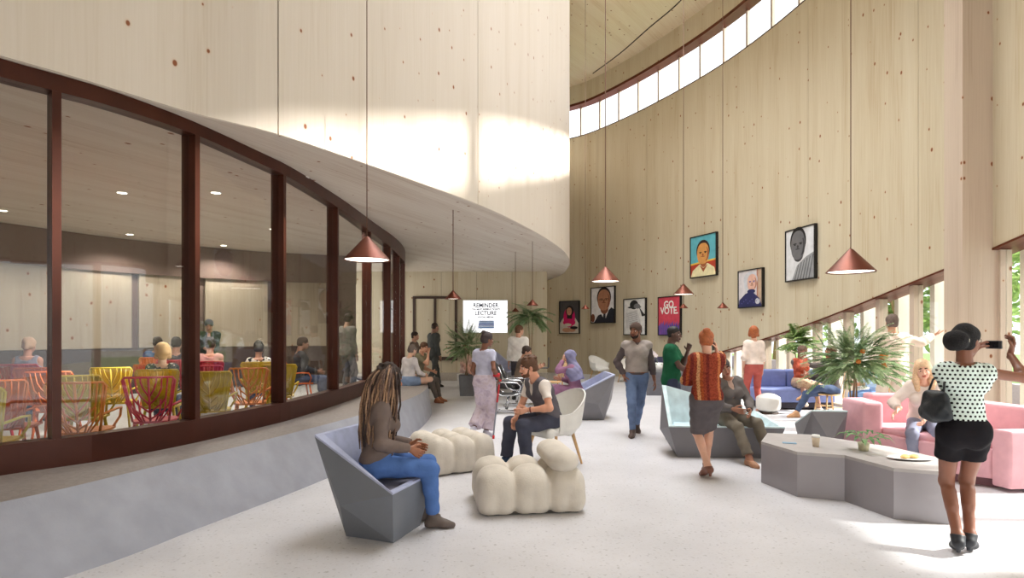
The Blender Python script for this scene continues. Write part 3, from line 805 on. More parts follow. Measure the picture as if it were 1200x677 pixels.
def pattern_mat(name, kind, cols, a=.03):
    """garment prints in object coordinates"""
    m, nt, b = new_mat(name); tc = N(nt, 'ShaderNodeTexCoord'); sp = N(nt, 'ShaderNodeSeparateXYZ'); L(nt, tc.outputs['Object'], sp.inputs[0])
    def M_(op, x, y=None, z=None):
        n = N(nt, 'ShaderNodeMath', operation=op)
        for i, q in enumerate((x, y, z)):
            if q is None: continue
            if isinstance(q, (int, float)): n.inputs[i].default_value = q
            else: L(nt, q, n.inputs[i])
        return n.outputs[0]
    X, Y, Z = sp.outputs
    b.inputs['Roughness'].default_value = .85; b.inputs['Specular IOR Level'].default_value = .2
    mx = N(nt, 'ShaderNodeMix', data_type='RGBA'); mx.inputs[6].default_value = srgb(*cols[0]); mx.inputs[7].default_value = srgb(*cols[1])
    if kind == 'dots':
        row = M_('FLOOR', M_('DIVIDE', Z, a)); xo = M_('ADD', M_('DIVIDE', X, a), M_('MULTIPLY', row, .5))
        fx = M_('SUBTRACT', M_('FRACT', xo), .5); fz = M_('SUBTRACT', M_('FRACT', M_('DIVIDE', Z, a)), .5)
        d = M_('SQRT', M_('ADD', M_('MULTIPLY', fx, fx), M_('MULTIPLY', fz, fz))); L(nt, M_('LESS_THAN', d, .27), mx.inputs[0]); L(nt, mx.outputs[2], b.inputs['Base Color'])
    elif kind == 'blots':
        vo = N(nt, 'ShaderNodeTexVoronoi'); vo.inputs['Scale'].default_value = 1/a; L(nt, tc.outputs['Object'], vo.inputs['Vector']); L(nt, M_('LESS_THAN', vo.outputs['Distance'], .36), mx.inputs[0]); L(nt, mx.outputs[2], b.inputs['Base Color'])
    elif kind == 'stripes':
        n = N(nt, 'ShaderNodeTexNoise', noise_dimensions='1D'); n.inputs['Scale'].default_value = 1.0; n.inputs['Detail'].default_value = 0
        zig = M_('MULTIPLY', M_('PINGPONG', M_('DIVIDE', Z, .02), 1.0), .006)
        st = M_('FLOOR', M_('DIVIDE', M_('ADD', X, zig), a)); wn = N(nt, 'ShaderNodeTexWhiteNoise', noise_dimensions='1D'); L(nt, st, wn.inputs['W'])
        k = len(cols); r = ramp(nt, [(i/k, srgb(*c)) for i, c in enumerate(cols)]); r.color_ramp.interpolation = 'CONSTANT'; L(nt, wn.outputs[0], r.inputs[0])
        vo = N(nt, 'ShaderNodeTexNoise'); vo.inputs['Scale'].default_value = 60; L(nt, tc.outputs['Object'], vo.inputs['Vector'])
        m2 = N(nt, 'ShaderNodeMix', data_type='RGBA', blend_type='MULTIPLY'); m2.inputs[0].default_value = .7; L(nt, r.outputs[0], m2.inputs[6])
        r2 = ramp(nt, [(.4, (.45, .4, .4, 1)), (.55, (1, 1, 1, 1))]); L(nt, vo.outputs['Fac'], r2.inputs[0]); L(nt, r2.outputs[0], m2.inputs[7]); L(nt, m2.outputs[2], b.inputs['Base Color'])
    elif kind == 'mottle':
        n = N(nt, 'ShaderNodeTexNoise'); n.inputs['Scale'].default_value = 1/a; n.inputs['Detail'].default_value = 3; L(nt, tc.outputs['Object'], n.inputs['Vector'])
        k = len(cols); r = ramp(nt, [(.3+.4*i/(k-1), srgb(*c)) for i, c in enumerate(cols)]); L(nt, n.outputs['Fac'], r.inputs[0]); L(nt, r.outputs[0], b.inputs['Base Color'])
    return m
# ---- clothes and hair, each one child mesh
def top(B, root, m, vox, sleeve=2.0, g=.014, neck=.075, hem=.0, name='shirt', belly=1.05, open_neck=False, vneck=0, gs=None):
    S = Sdf(); B.torso(S, g, belly=belly)
    if sleeve > 0:
        for k in (1, -1): B.arm(S, k, gs if gs is not None else g, t1=sleeve-.03)
    hz = B.P+B.Rp@V3(0, 0, hem); S.plane(hz, B.Rp@V3(0, 0, -1))
    Nn = B.N; R = B.Rc2; S.hole(Nn+R@V3(0, .01, .01), Nn+R@V3(0, -.03, .16), neck, neck+.03)
    if sleeve <= 0:
        for k in (1, -1): S.hole_ell(B.S[k]+R@V3(.05*k, 0, -.0), (.062, .12, .09), R)
    if vneck: S.hole(Nn+R@V3(0, -.09, .02), Nn+R@V3(0, -.13, -vneck), .05, .012)
    return blob(name, S, vox, m, root, fold=.0035)
def pants(B, root, m, vox, t1=1.93, g=.012, ga=.0, gk=.0, waist=.1, name='trousers'):
    S = Sdf(); B.torso(S, g, upper=False)
    for k in (1, -1): B.leg(S, k, g, t1=t1, ga=ga, gk=gk)
    S.plane(B.P+B.Rp@V3(0, 0, waist), B.Rp@V3(0, 0, 1)); return blob(name, S, vox, m, root, fold=.0035)
def skirt(B, root, m, vox, drop=.42, flare=.02, waist=.1, g=.016, name='skirt'):
    S = Sdf(k=.05); B.torso(S, g, upper=False)
    ends = {}
    for k in (1, -1):
        h, n = B.hip[k], B.knee[k]; a = B.ank[k]; l = np.linalg.norm(n-h)
        e = h+(n-h)*min(1, drop/l); S.cap(h, e, .1+g, .082+g+flare, f1=drop <= l, k=.06); ends[k] = e
        if drop > l: e2 = n+(a-n)*min(1, (drop-l)/.43); S.cap(n, e2, .085+g+flare, .075+g+flare*2, f1=True, k=.06)
    m_ = (B.hip[1]+B.hip[-1])/2; e = (ends[1]+ends[-1])/2; S.cap(m_, e, .1+g, .08+g, f1=True, k=.05)
    if drop > .44: e2 = (B.ank[1]+B.ank[-1])/2; mid = (B.knee[1]+B.knee[-1])/2; S.cap(mid, mid+(e2-mid)*min(1, (drop-.44)/.43), .085+g, f1=True, k=.05)
    S.plane(B.P+B.Rp@V3(0, 0, waist), B.Rp@V3(0, 0, 1)); return blob(name, S, vox, m, root, fold=.0035)
def shoes(B, root, m, vox, g=.008, high=.04, heel=0.0, name='shoe'):
    for k in (1, -1):
        S = Sdf(); B.footp(S, k, g); R = B.foot[k]; a = B.ank[k]
        S.plane(a+R@V3(0, 0, high), R@V3(0, 0, 1)); 
        if heel: S.cap(a+R@V3(0, .035, -.05), a+R@V3(0, .035, -.05)-V3(0, 0, heel+.015), .022, .014, f1=True, k=.01)
        else: S.cap(a+R@V3(0, .03, -.068), a+R@V3(0, -.13, -.068), .04, .036, fd=R@V3(0, 0, 1), fk=.35, k=.01)
        blob(name, S, vox, m, root)
def hair(B, root, m, vox, kind='short', name='hair', g=.0):
    H, R = B.H, B.Rh; e = lambda x, y, z: H+R@V3(x, y, z); S = Sdf(k=.02)
    t = {'buzz': .004, 'short': .011, 'long': .02, 'bun': .012, 'puff': .016, 'bob': .02, 'wavy': .016, 'beanie': .018}.get(kind, .012)+g
    S.ell(e(0, .016, .042), (.074+t, .093+t, .081+t), R)
    if kind != 'buzz' and kind != 'beanie': S.ell(e(0, .045, -.02), (.068+t, .062+t, .06), R)
    else: S.ell(e(0, .04, -.01), (.066+t, .062+t, .05), R)
    if kind == 'long':
        for k in (1, -1):
            S.cap(e(.065*k, .0, .02), e(.085*k, .0, -.13), .035, .04); S.cap(e(.085*k, .0, -.13), e(.08*k, -.02, -.24), .042, .03)
        S.cap(e(0, .07, .0), e(0, .085, -.22), .06, .06)
    if kind == 'bob':
        for k in (1, -1): S.cap(e(.06*k, .01, .02), e(.075*k, .0, -.06), .04, .035)
        S.cap(e(0, .06, .0), e(0, .05, -.08), .06, .055)
    if kind == 'bun': S.ell(e(0, .07, .125), (.042, .042, .038), R)
    if kind == 'topknot': S.ell(e(0, .085, .105), (.045, .042, .038), R, k=.004)
    if kind == 'puff': S.ell(e(0, .14, .0), (.085, .075, .08), R)
    if kind == 'pony': S.cap(e(0, .1, .03), e(0, .13, -.2), .035, .02)
    S.fold_ = .0025
    # clear the face and ears
    S.hole_ell(e(0, -.09, -.045), (.062 if kind in ('long', 'bob') else .075, .07, .1), R)
    if kind in ('short', 'buzz', 'bun', 'puff', 'topknot', 'pony', 'beanie', 'wavy'):
        for k in (1, -1): S.hole_ell(e(.085*k, .0, -.03), (.022, .03, .045), R)
        S.plane(e(0, 0, -.075), R@V3(0, 0, -1)); S.hole_ell(e(0, -.02, -.1), (.08, .06, .06), R)
    if kind == 'wavy':
        rr = random.Random(3)
        for i in range(22):
            a = rr.uniform(0, 2*pi); b_ = rr.uniform(.25, 1.4); d = V3(cos(a)*cos(b_), sin(a)*cos(b_)*1.15+.2, sin(b_)+.3); p = H+R@(d*.085+V3(0, .012, .03)); 
            if (R.T@(p-H))[1] < -.07 and (R.T@(p-H))[2] < .06: continue
            S.ell(p, (.02, .02, .014), R, k=.012)
    return blob(name, S, vox, m, root, fold=.0028)
def beard(B, root, m, vox=.006):
    H, R = B.H, B.Rh; e = lambda x, y, z: H+R@V3(x, y, z); S = Sdf(k=.01)
    S.ell(e(0, -.04, -.078), (.06, .053, .042), R); S.ell(e(0, -.078, -.1), (.027, .022, .02), R)
    for k in (1, -1): S.cap(e(.055*k, -.02, -.02), e(.05*k, -.04, -.07), .012, .016)
    S.cap(e(-.025, -.094, -.052), e(.025, -.094, -.052), .006)
    S.hole_ell(e(0, -.1, -.067), (.022, .02, .009), R); S.plane(e(0, 0, -.045), V3(0, 0, 0)+R@V3(0, -.0, 1)) if False else None
    return blob('beard', S, vox, m, root)
# ================================================================== LAMPS, PICTURES, SCREEN
M_WHITE_E = mat((255, 246, 230), .5, emit=3.0)
M_CORD = mat((120, 90, 74), .7)
def pendant(px, py, dia, Y, label, top=None):
    """py: row of the rim"""
    p = atY(px, py, Y); zt = CEIL_Z if top is None else top
    t = thing('pendant_lamp', label, 'lamp', (p.x, p.y, p.z), 0, None)
    h = dia*.50; r = dia/2
    bm = bmesh.new(); lathe(bm, [(r, 0), (r*1.0, .006), (.03*dia/.55+.0, h), (.012, h+.012), (0, h+.012)], 40); lathe(bm, [(r, 0), (r-.012, .004), (.02, h-.03), (0, h-.03)], 40)
    sh_ = obj('shade', bm, M_COP, t, smooth=True, flat_angle=40)
    bm = bmesh.new(); lathe(bm, [(0, .012), (r-.02, .012), (r-.02, .02), (0, .02)], 36); obj('diffuser', bm, M_WHITE_E, sh_)
    bm = bmesh.new(); tube(bm, [(0, 0, h), (0, 0, zt-p.z)], .006 if Y < 9 else .009, 6); obj('cord', bm, M_CORD, t)
    return t
pendant(430, 305, .55, 7.1, 'large copper cone pendant hanging in front of the curved glass wall')
pendant(997, 319, .55, 7.26, 'large copper cone pendant at right, right of the black and white portrait')
pendant(709.5, 330, .55, 11.3, 'copper cone pendant hanging above the poster of the man in a tie')
pendant(801, 345, .55, 16.0, 'copper cone pendant at the upper right corner of the red poster')
pendant(531, 350.5, .30, 10.6, 'copper cone pendant under the soffit, just left of the glowing screen', SOF)
pendant(624, 358, .28, 14.2, 'small copper cone pendant under the soffit, right of the glowing screen', SOF)
pendant(604, 365, .20, 16.0, 'smallest copper cone pendant, under the soffit between screen and tall palm', SOF)
pendant(847, 361, .30, 16.2, 'small copper cone pendant below the portrait on blue')
pendant(686, 362, .26, 18.5, 'tiny copper cone pendant between the pink scarf and spectacled man portraits')
pendant(801, 361, .26, 17.3, 'tiny pale copper cone pendant behind the red poster corner')

# recessed downlights of the lecture room
for px, py in ((3, 246), (143, 225), (253, 225), (152, 274), (262, 287), (355, 207), (405, 252), (388, 277), (320, 268)):
    d = (SOF-EYE)*F/(HOR-py); x, y = (px-600)/F*d, d
    bm = bmesh.new(); lathe(bm, [(.07, -.012), (.085, -.012), (.085, .0), (0, .0)], 20); t = obj('downlight', bm, mat((240, 238, 232), .4), loc=(x, y, SOF-.004))
    tag(t, 'round recessed white downlight in the boarded lecture room ceiling', 'light', 'recessed downlights of the lecture room')
    bm = bmesh.new(); lathe(bm, [(0, -.010), (.068, -.010), (.068, -.004)], 18); obj('diffuser', bm, mat((255, 246, 228), .5, emit=9), t)
    ld = bpy.data.lights.new('downlight_glow', 'SPOT'); ld.energy = 230; ld.spot_size = radians(140); ld.spot_blend = .6; ld.shadow_soft_size = .07; ld.color = (1, .93, .82)
    lo = bpy.data.objects.new('downlight_glow', ld); COL.objects.link(lo); lo.parent = t; lo.location = (0, 0, -.03)

def text_mesh(name, s, size, m, parent, M4, bold=0.0, align='CENTER', depth=.002):
    cu_ = bpy.data.curves.new(name, 'FONT'); cu_.body = s; cu_.size = size; cu_.align_x = align; cu_.extrude = depth; cu_.offset = bold; cu_.resolution_u = 3
    o = bpy.data.objects.new(name, cu_); COL.objects.link(o); dg = bpy.context.evaluated_depsgraph_get(); me = bpy.data.meshes.new_from_object(o.evaluated_get(dg))
    bpy.data.objects.remove(o); r = link(name, me, None, parent)
    me.materials.clear(); me.materials.append(m); me.transform(M4); return r
# ---- glowing screen on the back wall
a = atY(543, 352, BY-.05); c = atY(594.5, 389.5, BY-.05); cx_, w_, h_ = (a.x+c.x)/2, c.x-a.x, a.z-c.z
scr = thing('wall_screen', 'glowing white wall screen reading REMINDER LECTURE beside the dark framed door', 'screen', (cx_, BY-.05, c.z))
bm = bmesh.new(); bx(bm, -w_/2-.015, -.01, -.015, w_/2+.015, .05, h_+.015, bevel=.004); obj('casing', bm, mat((210, 210, 210), .4), scr)
bm = bmesh.new(); bx(bm, -w_/2, -.016, 0, w_/2, -.01, h_); obj('display', bm, mat((252, 253, 255), .3, noise=0, emit=1.3), scr)
navy = mat((14, 24, 66), .6, noise=0)
X90 = Matrix.Rotation(pi/2, 4, 'X')
for s_, z, sz, bo in (('REMINDER', .79, .205, .005), ('YOU MUST RESERVE TICKETS', .70, .085, .004), ('LECTURE', .545, .205, .005), ('SOCIAL MEDIA', .455, .09, .004)):
    text_mesh('screen_text', s_, sz*h_/1.13, navy, scr, Matrix.Translation((w_*.01, -.018, z*h_)) @ X90 @ Matrix.Scale(.92, 4, (1, 0, 0)), bo)
bm = bmesh.new()
cols = []
rr = random.Random(5)
for i in range(5):
    bx(bm, -w_*.16+(.02 if i > 2 else 0), -.018, h_*(.13+.05*i), w_*.2, -.0165, h_*(.175+.05*i), mi=i % 3)
obj('screen_picture', bm, [mat((90, 140, 210), .5), mat((150, 175, 220), .5), mat((60, 100, 190), .5)], scr)

# ---- framed posters on the curved wall
def blob2(bm, cx, cz, rx, rz, y, mi, n=28, a0=0, a1=2*pi, sq=2.0):
    pts = []
    for j in range(n):
        t = a0+(a1-a0)*j/(n-1 if a1-a0 < 6.2 else n); ct, st = cos(t), sin(t)
        pts.append((cx+rx*abs(ct)**(2/sq)*(1 if ct >= 0 else -1), cz+rz*abs(st)**(2/sq)*(1 if st >= 0 else -1)))
    poly2(bm, pts, y, mi)
def poly2(bm, pts, y, mi):
    f = bm.faces.new([bm.verts.new((p[0], y, p[1])) for p in pts]); f.material_index = mi
    if f.normal.y > 0: f.normal_flip()
def poster(px0, px1, py0, py1, label, draw, cols, frame=(30, 28, 28)):
    u0, u1 = WU(px0), WU(px1); A, Bp = WR.pt(u0), WR.pt(u1); mid = (A+Bp)/2; z1 = EYE+(HOR-py0)*mid.y/F; z0 = EYE+(HOR-py1)*mid.y/F
    W_ = (Bp-A).length; H_ = z1-z0; d = (Bp-A).normalized(); ang = atan2(d.y, d.x); nrm_ = Vector((d.y, -d.x))
    t = thing('framed_poster', label, 'poster', (mid.x+nrm_.x*.05, mid.y+nrm_.y*.05, z0), ang)
    bm = bmesh.new(); f_ = .03
    for q in ((-W_/2, 0, -W_/2+f_, H_), (W_/2-f_, 0, W_/2, H_), (-W_/2, 0, W_/2, f_), (-W_/2, H_-f_, W_/2, H_)): bx(bm, q[0], -.04, q[1], q[2], .04, q[3])
    obj('frame', bm, mat(frame, .5), t)
    bm = bmesh.new(); bx(bm, -W_/2+f_*.5, -.02, f_*.5, W_/2-f_*.5, .02, H_-f_*.5, mi=0)
    class G: pass
    ms = [mat(c_, .6, noise=.12, scale=6) for c_ in cols]; g = bmesh.new()
    iw, ih = W_-2*f_, H_-2*f_
    lay = [0]
    def E(x, z, rx, rz, mi, **k): lay[0] += 1; blob2(g, x*iw, f_+z*ih, rx*iw, rz*ih, -.021-.0006*lay[0], mi, **k)
    def Pq(pts, mi): lay[0] += 1; poly2(g, [(x*iw, f_+z*ih) for x, z in pts], -.021-.0006*lay[0], mi)
    obj('backing', bm, ms[0], t); draw(E, Pq, t, iw, ih, f_); me = bpy.data.meshes.new('print'); g.to_mesh(me); g.free(); link('print', me, ms, t)
    return t
def face(E, Pq, x, z, r, sk, dk, hairc, ratio=1.35, glasses=None, cap=True):
    """generic drawn face: hair, head, shade, brows, eyes, nose, mouth"""
    if cap: E(x, z+.075, r*1.14, r*ratio*.74, hairc)
    E(x, z, r, r*ratio*.74, sk, sq=2.3); E(x+r*.45, z-.02, r*.5, r*ratio*.5, dk); E(x-.01, z-.005, r*.78, r*ratio*.66, sk)
    for k in (-1, 1): E(x+k*r*.42, z+.035, r*.26, .011, hairc); E(x+k*r*.42, z+.012, r*.16, .010, hairc)
    E(x, z-.03, r*.14, .032, dk); E(x, z-.075, r*.34, .012, dk)
    if glasses is not None:
        for k in (-1, 1): E(x+k*r*.45, z+.012, r*.36, .026, glasses); E(x+k*r*.45, z+.012, r*.29, .019, sk); E(x+k*r*.42, z+.012, r*.14, .009, glasses)
def d_scarf(E, Pq, t, iw, ih, f_):
    Pq([(-.5, 0), (-.5, .32), (-.3, .5), (0, .55), (.3, .5), (.5, .3), (.5, 0)], 4); E(0, .50, .31, .32, 1); E(.02, .7, .21, .17, 2); E(.02, .55, .14, .2, 2); E(0, .69, .13, .125, 3, sq=2.2)
    for k in (-1, 1): E(k*.05, .71, .025, .008, 2)
    E(0, .65, .04, .008, 1); E(0, .34, .33, .12, 1); E(-.08, .26, .2, .05, 4); E(-.12, .1, .25, .07, 3); E(.12, .1, .22, .06, 3); E(.25, .17, .2, .05, 2)
def d_tie(E, Pq, t, iw, ih, f_):
    Pq([(-.38, 0), (-.2, .2), (.0, .26), (.2, .3), (.38, .42), (.5, .36), (.5, 0)], 1); Pq([(-.06, .24), (.1, .05), (.26, .33), (.1, .36)], 2); Pq([(.04, .25), (.0, .0), (.14, .0), (.13, .26)], 1)
    E(.08, .38, .17, .14, 4); face(E, Pq, .06, .64, .27, 3, 4, 5, 1.5, glasses=5); E(-.42, .13, .09, .12, 4)
def d_paper(E, Pq, t, iw, ih, f_):
    E(-.02, .84, .2, .13, 1); E(.0, .77, .32, .035, 1); E(.12, .8, .15, .07, 2); Pq([(.1, .7), (.25, .75), (.35, .5), (.5, .52), (.5, .56), (.3, .62), (.22, .76)], 1)
    Pq([(-.42, .62), (.14, .7), (.32, .28), (-.38, .18)], 3); 
    for i in range(7): Pq([(-.34+.015*i, .58-.055*i), (.1+.015*i, .645-.055*i), (.1+.015*i, .637-.055*i), (-.34+.015*i, .572-.055*i)], 2)
    Pq([(-.05, 0), (.0, .2), (.3, .27), (.32, 0)], 1); E(.1, .13, .05, .09, 2)
def d_vote(E, Pq, t, iw, ih, f_):
    for i in range(11):
        x = -.46+.092*i; h = .2+.06*((i*7) % 5)/4; Pq([(x-.035, 0), (x-.035, h), (x+.035, h), (x+.035, 0)], 1); E(x, h+.02, .034, .035, 1); E(x+.02, h+.07, .014, .04, 1)
        Pq([(x+.028, .02), (x+.028, h*.8), (x+.036, h*.8), (x+.036, .02)], 2)
    text_mesh('poster_text', 'GO', .30*iw, mat((250, 246, 240), .6, noise=0), t, Matrix.Translation((0.0, -.034, f_+ih*.72)) @ X90, .009)
    text_mesh('poster_text', 'VOTE.', .30*iw, mat((250, 246, 240), .6, noise=0), t, Matrix.Translation((0.02, -.034, f_+ih*.555)) @ X90, .009)
def d_blue(E, Pq, t, iw, ih, f_):
    Pq([(-.5, 0), (-.5, .3), (.5, .36), (.5, 0)], 1); Pq([(-.5, .3), (-.5, .34), (.5, .4), (.5, .36)], 6); Pq([(-.5, 0), (-.42, .16), (-.14, .3), (.2, .3), (.44, .18), (.5, 0)], 2)
    E(.02, .36, .14, .14, 4); face(E, Pq, .0, .56, .235, 3, 4, 5, 1.5); Pq([(-.14, .28), (.02, .1), (.2, .28), (.02, .2)], 4)
def d_silver(E, Pq, t, iw, ih, f_):
    Pq([(.28, .0), (.28, 1), (.34, 1), (.34, 0)], 4); Pq([(.34, 0), (.34, 1), (.5, 1), (.5, 0)], 6); E(.02, .74, .3, .22, 1); E(-.06, .62, .2, .18, 1); face(E, Pq, .09, .66, .2, 2, 4, 5, 1.55, cap=False)
    Pq([(-.5, 0), (-.46, .2), (-.2, .36), (.05, .42), (.28, .3), (.42, .2), (.5, 0)], 3); E(.06, .42, .17, .06, 3); E(.33, .14, .1, .08, 1)
    for i in range(9): E(-.35+.09*i, .1+.05*(i % 3), .02, .015, 5)
def d_bw(E, Pq, t, iw, ih, f_):
    Pq([(-.28, 0), (-.1, .28), (.2, .42), (.5, .5), (.5, 0)], 1)
    for i in range(6): Pq([(-.2+.1*i, 0), (-.05+.1*i, .3+.03*i), (-.02+.1*i, .3+.03*i), (-.16+.1*i, 0)], 2)
    E(-.05, .48, .17, .13, 3); face(E, Pq, -.06, .68, .25, 4, 3, 5, 1.55); E(-.06, .83, .22, .06, 4)
poster(656.5, 680, 352.5, 391, 'framed portrait print of a person in a bright pink headscarf', d_scarf, [(74, 72, 74), (206, 26, 100), (26, 22, 24), (196, 146, 116), (206, 198, 186)])
poster(694, 722, 336, 378.5, 'framed portrait print of a man with glasses, dark suit and tie', d_tie, [(236, 236, 240), (34, 38, 52), (230, 232, 238), (176, 124, 96), (128, 80, 62), (40, 32, 32)])
poster(732.5, 758.5, 349.5, 392.5, 'framed grey print of a hatted figure holding up a large sheet', d_paper, [(232, 232, 230), (38, 38, 40), (120, 120, 122), (214, 214, 214)])
poster(773, 799.5, 347, 393, 'framed red poster reading GO VOTE above a row of blue raised hands', d_vote, [(214, 74, 92), (82, 84, 172), (60, 60, 140)])
poster(811, 842, 275, 324.5, 'framed painted portrait of a man in a cream collar on turquoise', d_blue, [(96, 178, 192), (176, 60, 40), (236, 226, 180), (212, 152, 84), (160, 88, 52), (44, 26, 22), (230, 190, 70)])
poster(867.5, 896.5, 315.5, 360.5, 'framed portrait print of a silver haired person in a dark blue top', d_silver, [(214, 210, 212), (200, 202, 208), (222, 178, 158), (44, 46, 92), (170, 120, 100), (90, 90, 150), (190, 164, 140)])
poster(923.5, 958.5, 266.5, 328.5, 'largest framed black and white portrait of a person in draped cloth', d_bw, [(214, 216, 218), (150, 152, 154), (96, 98, 100), (58, 58, 60), (104, 104, 106), (22, 22, 24)])

# ================================================================== FURNITURE
M_SHELL = mat((112, 116, 124), .5, 0, .05, 5, key='grey_shell')
M_SHELL2 = mat((122, 120, 124), .5, 0, .05, 5)
M_LILAC = cloth((176, 182, 208), bump=.12, bs=90)
M_LILAC2 = cloth((140, 140, 154), bump=.12, bs=90)
M_AQUA = cloth((208, 226, 230), bump=.12, bs=90)
M_AQUA2 = cloth((196, 216, 224), bump=.12, bs=90)
def faceted(name, label, cat, loc, rotz, W, D, hf, hb, mats, hbr=None, inset=.13, binset=.2, split=1, group=None, scale=1.0, backw=.92):
    t = thing(name, label, cat, loc, rotz, group); sh, up, se = mats; hbr = hb if hbr is None else hbr; w, d = W/2, D/2
    V = [(-w, -d, hf), (w, -d, hf), (w*backw, d, hbr), (-w*backw, d, hb)]
    Bt = [(-w+inset, -d+.07, 0), (w-inset, -d+.07, 0), (w-inset*1.2, d-binset, 0), (-w+inset*1.2, d-binset, 0)]
    bm = bmesh.new(); v = [bm.verts.new(p) for p in V]; b_ = [bm.verts.new(p) for p in Bt]
    ML = bm.verts.new((-w-.025, d*.25, .45*hf+.12)); MR = bm.verts.new((w+.025, d*.25, .45*hf+.12)); MB = [bm.verts.new((-w+2*w*(i+.5)/split, d+.03, .42*min(hb, hbr))) for i in range(split)]
    for q in ((v[0], v[1], b_[1], b_[0]), (v[0], ML, v[3]), (v[0], b_[0], ML), (b_[0], b_[3], ML), (b_[3], v[3], ML), (v[1], v[2], MR), (v[1], MR, b_[1]), (b_[1], MR, b_[2]), (b_[2], MR, v[2]), (b_[0], b_[1], b_[2], b_[3])): bm.faces.new(q)
    bm.faces.new((v[3], b_[3], MB[0])); bm.faces.new((v[2], MB[-1], b_[2]))
    for i in range(split-1): bm.faces.new((b_[3] if i % 2 == 0 else v[3], MB[i+1], MB[i]))
    if split == 1: bm.faces.new((v[3], MB[0], v[2])); bm.faces.new((b_[3], b_[2], MB[0]))
    else:
        bm.faces.new((v[3], *MB, v[2])); 
        try: bm.faces.new((b_[3], b_[2], *MB[::-1]))
        except Exception: pass
    obj('body', bm, sh, t)
    tk = .05; bm = bmesh.new(); hs = hf-.03
    o_ = [Vector(p)+Vector((0, 0, .001)) for p in V]
    ins = [Vector((-w+tk, -d+tk, hf)), Vector((w-tk, -d+tk, hf)), Vector((w*backw-tk, d-tk, hbr)), Vector((-w*backw+tk, d-tk, hb))]
    lift = .018
    A = [bm.verts.new(p) for p in o_]; Bq = [bm.verts.new(p+Vector((0, 0, lift))) for p in o_]; Cq = [bm.verts.new(p+Vector((0, 0, lift))) for p in ins]
    Sx = [bm.verts.new((-w+tk+.02, -d+tk+.01, hs)), bm.verts.new((w-tk-.02, -d+tk+.01, hs)), bm.verts.new((w*backw-tk-.05, d-tk-.16, hs-.02)), bm.verts.new((-w*backw+tk+.05, d-tk-.16, hs-.02))]
    for i in range(4):
        j = (i+1) % 4; bm.faces.new((A[i], A[j], Bq[j], Bq[i])); bm.faces.new((Bq[i], Bq[j], Cq[j], Cq[i])); bm.faces.new((Cq[i], Cq[j], Sx[j], Sx[i]))
    bm.faces.new(Sx[::-1]); obj('upholstery', bm, up, t)
    bm = bmesh.new(); sp = [(-w+tk+.03, -d+tk+.02), (w-tk-.03, -d+tk+.02), (w*backw-tk-.07, d-tk-.18), (-w*backw+tk+.07, d-tk-.18)]
    prism(bm, sp, hs-.018, hs+.012); es = [e for e in bm.edges]; bmesh.ops.bevel(bm, geom=es, offset=.006, segments=1, affect='EDGES'); obj('seat', bm, se, t)
    if scale != 1: t.scale = (scale,)*3
    return t
faceted('faceted_armchair', 'dark grey faceted armchair with lilac rim, under the woman with long braids', 'armchair', (-1.14, 5.02, 0), radians(72), .74, .72, .42, .82, (M_SHELL, M_LILAC, M_LILAC2), inset=.14)
faceted('faceted_sofa', 'grey faceted sofa with lilac seat, under the woman in the headscarf', 'sofa', (1.5, 11.85, 0), radians(-88), 1.05, .9, .42, .86, (M_SHELL2, M_LILAC, M_LILAC), inset=.1)
faceted('faceted_sofa', 'wide grey faceted sofa with pale aqua upholstery in front of the green shirt', 'sofa', (2.86, 8.3, 0), radians(-4), 1.5, .84, .41, .88, (M_SHELL2, M_AQUA, M_AQUA2), hbr=.50, inset=.13, binset=.3)
faceted('faceted_armchair', 'grey faceted armchair with pale aqua rim, seen from behind beyond the long table', 'armchair', (4.06, 7.85, 0), radians(174), .47, .54, .42, .66, (M_SHELL2, M_AQUA, M_AQUA2), inset=.08)
faceted('faceted_armchair', 'small blue-grey faceted armchair by the back wall, left of the white shirt', 'armchair', (-.32, 18.2, 0), radians(62), .72, .72, .46, .98, (M_SHELL, M_LILAC, M_LILAC), scale=1.1)
faceted('faceted_armchair', 'dark blue faceted armchair by the wall, behind the orchid table', 'armchair', (4.55, 17.6, 0), radians(20), .5, .6, .44, .95, (mat((50, 50, 70)), mat((58, 58, 84)), mat((58, 58, 84))), scale=1.0)

# faceted low tables
def low_table(name, label, poly, h, m, inset=.0, z0=0.0):
    c = Vector((sum(p[0] for p in poly)/len(poly), sum(p[1] for p in poly)/len(poly)))
    t = thing(name, label, 'table', (c.x, c.y, 0)); q = [(p[0]-c.x, p[1]-c.y) for p in poly]
    bm = bmesh.new(); prism(bm, q, z0, h-.03); obj('base', bm, m[0], t)
    bm = bmesh.new(); prism(bm, q, h-.03, h); obj('tabletop', bm, m[1], t); return t
TBL = [(2.77, 6.64), (2.89, 6.05), (3.28, 5.89), (3.40, 5.32), (3.79, 5.16), (4.14, 5.66), (4.0, 6.35), (3.53, 7.1), (3.08, 7.2)]
TH_ = .455
low_table('coffee_table', 'long angular grey coffee table in front of the pink sofa', TBL, TH_, (mat((152, 148, 152), .32, .2, .05, 3, key='table_steel'), mat((176, 171, 170), .45, 0, .07, 12)))
low_table('side_table', 'angular dark grey table carrying the white orchid pot', [(3.6, 16.0), (5.2, 15.9), (5.4, 16.6), (3.9, 16.9)], .62, (mat((104, 104, 110), .5), mat((112, 112, 116), .5)))
low_table('side_table', 'small dark faceted block right of the aqua armchair', [(4.62, 8.55), (5.02, 8.5), (5.05, 8.85), (4.7, 8.9)], .40, (mat((84, 82, 84), .5), mat((96, 94, 96), .5)))

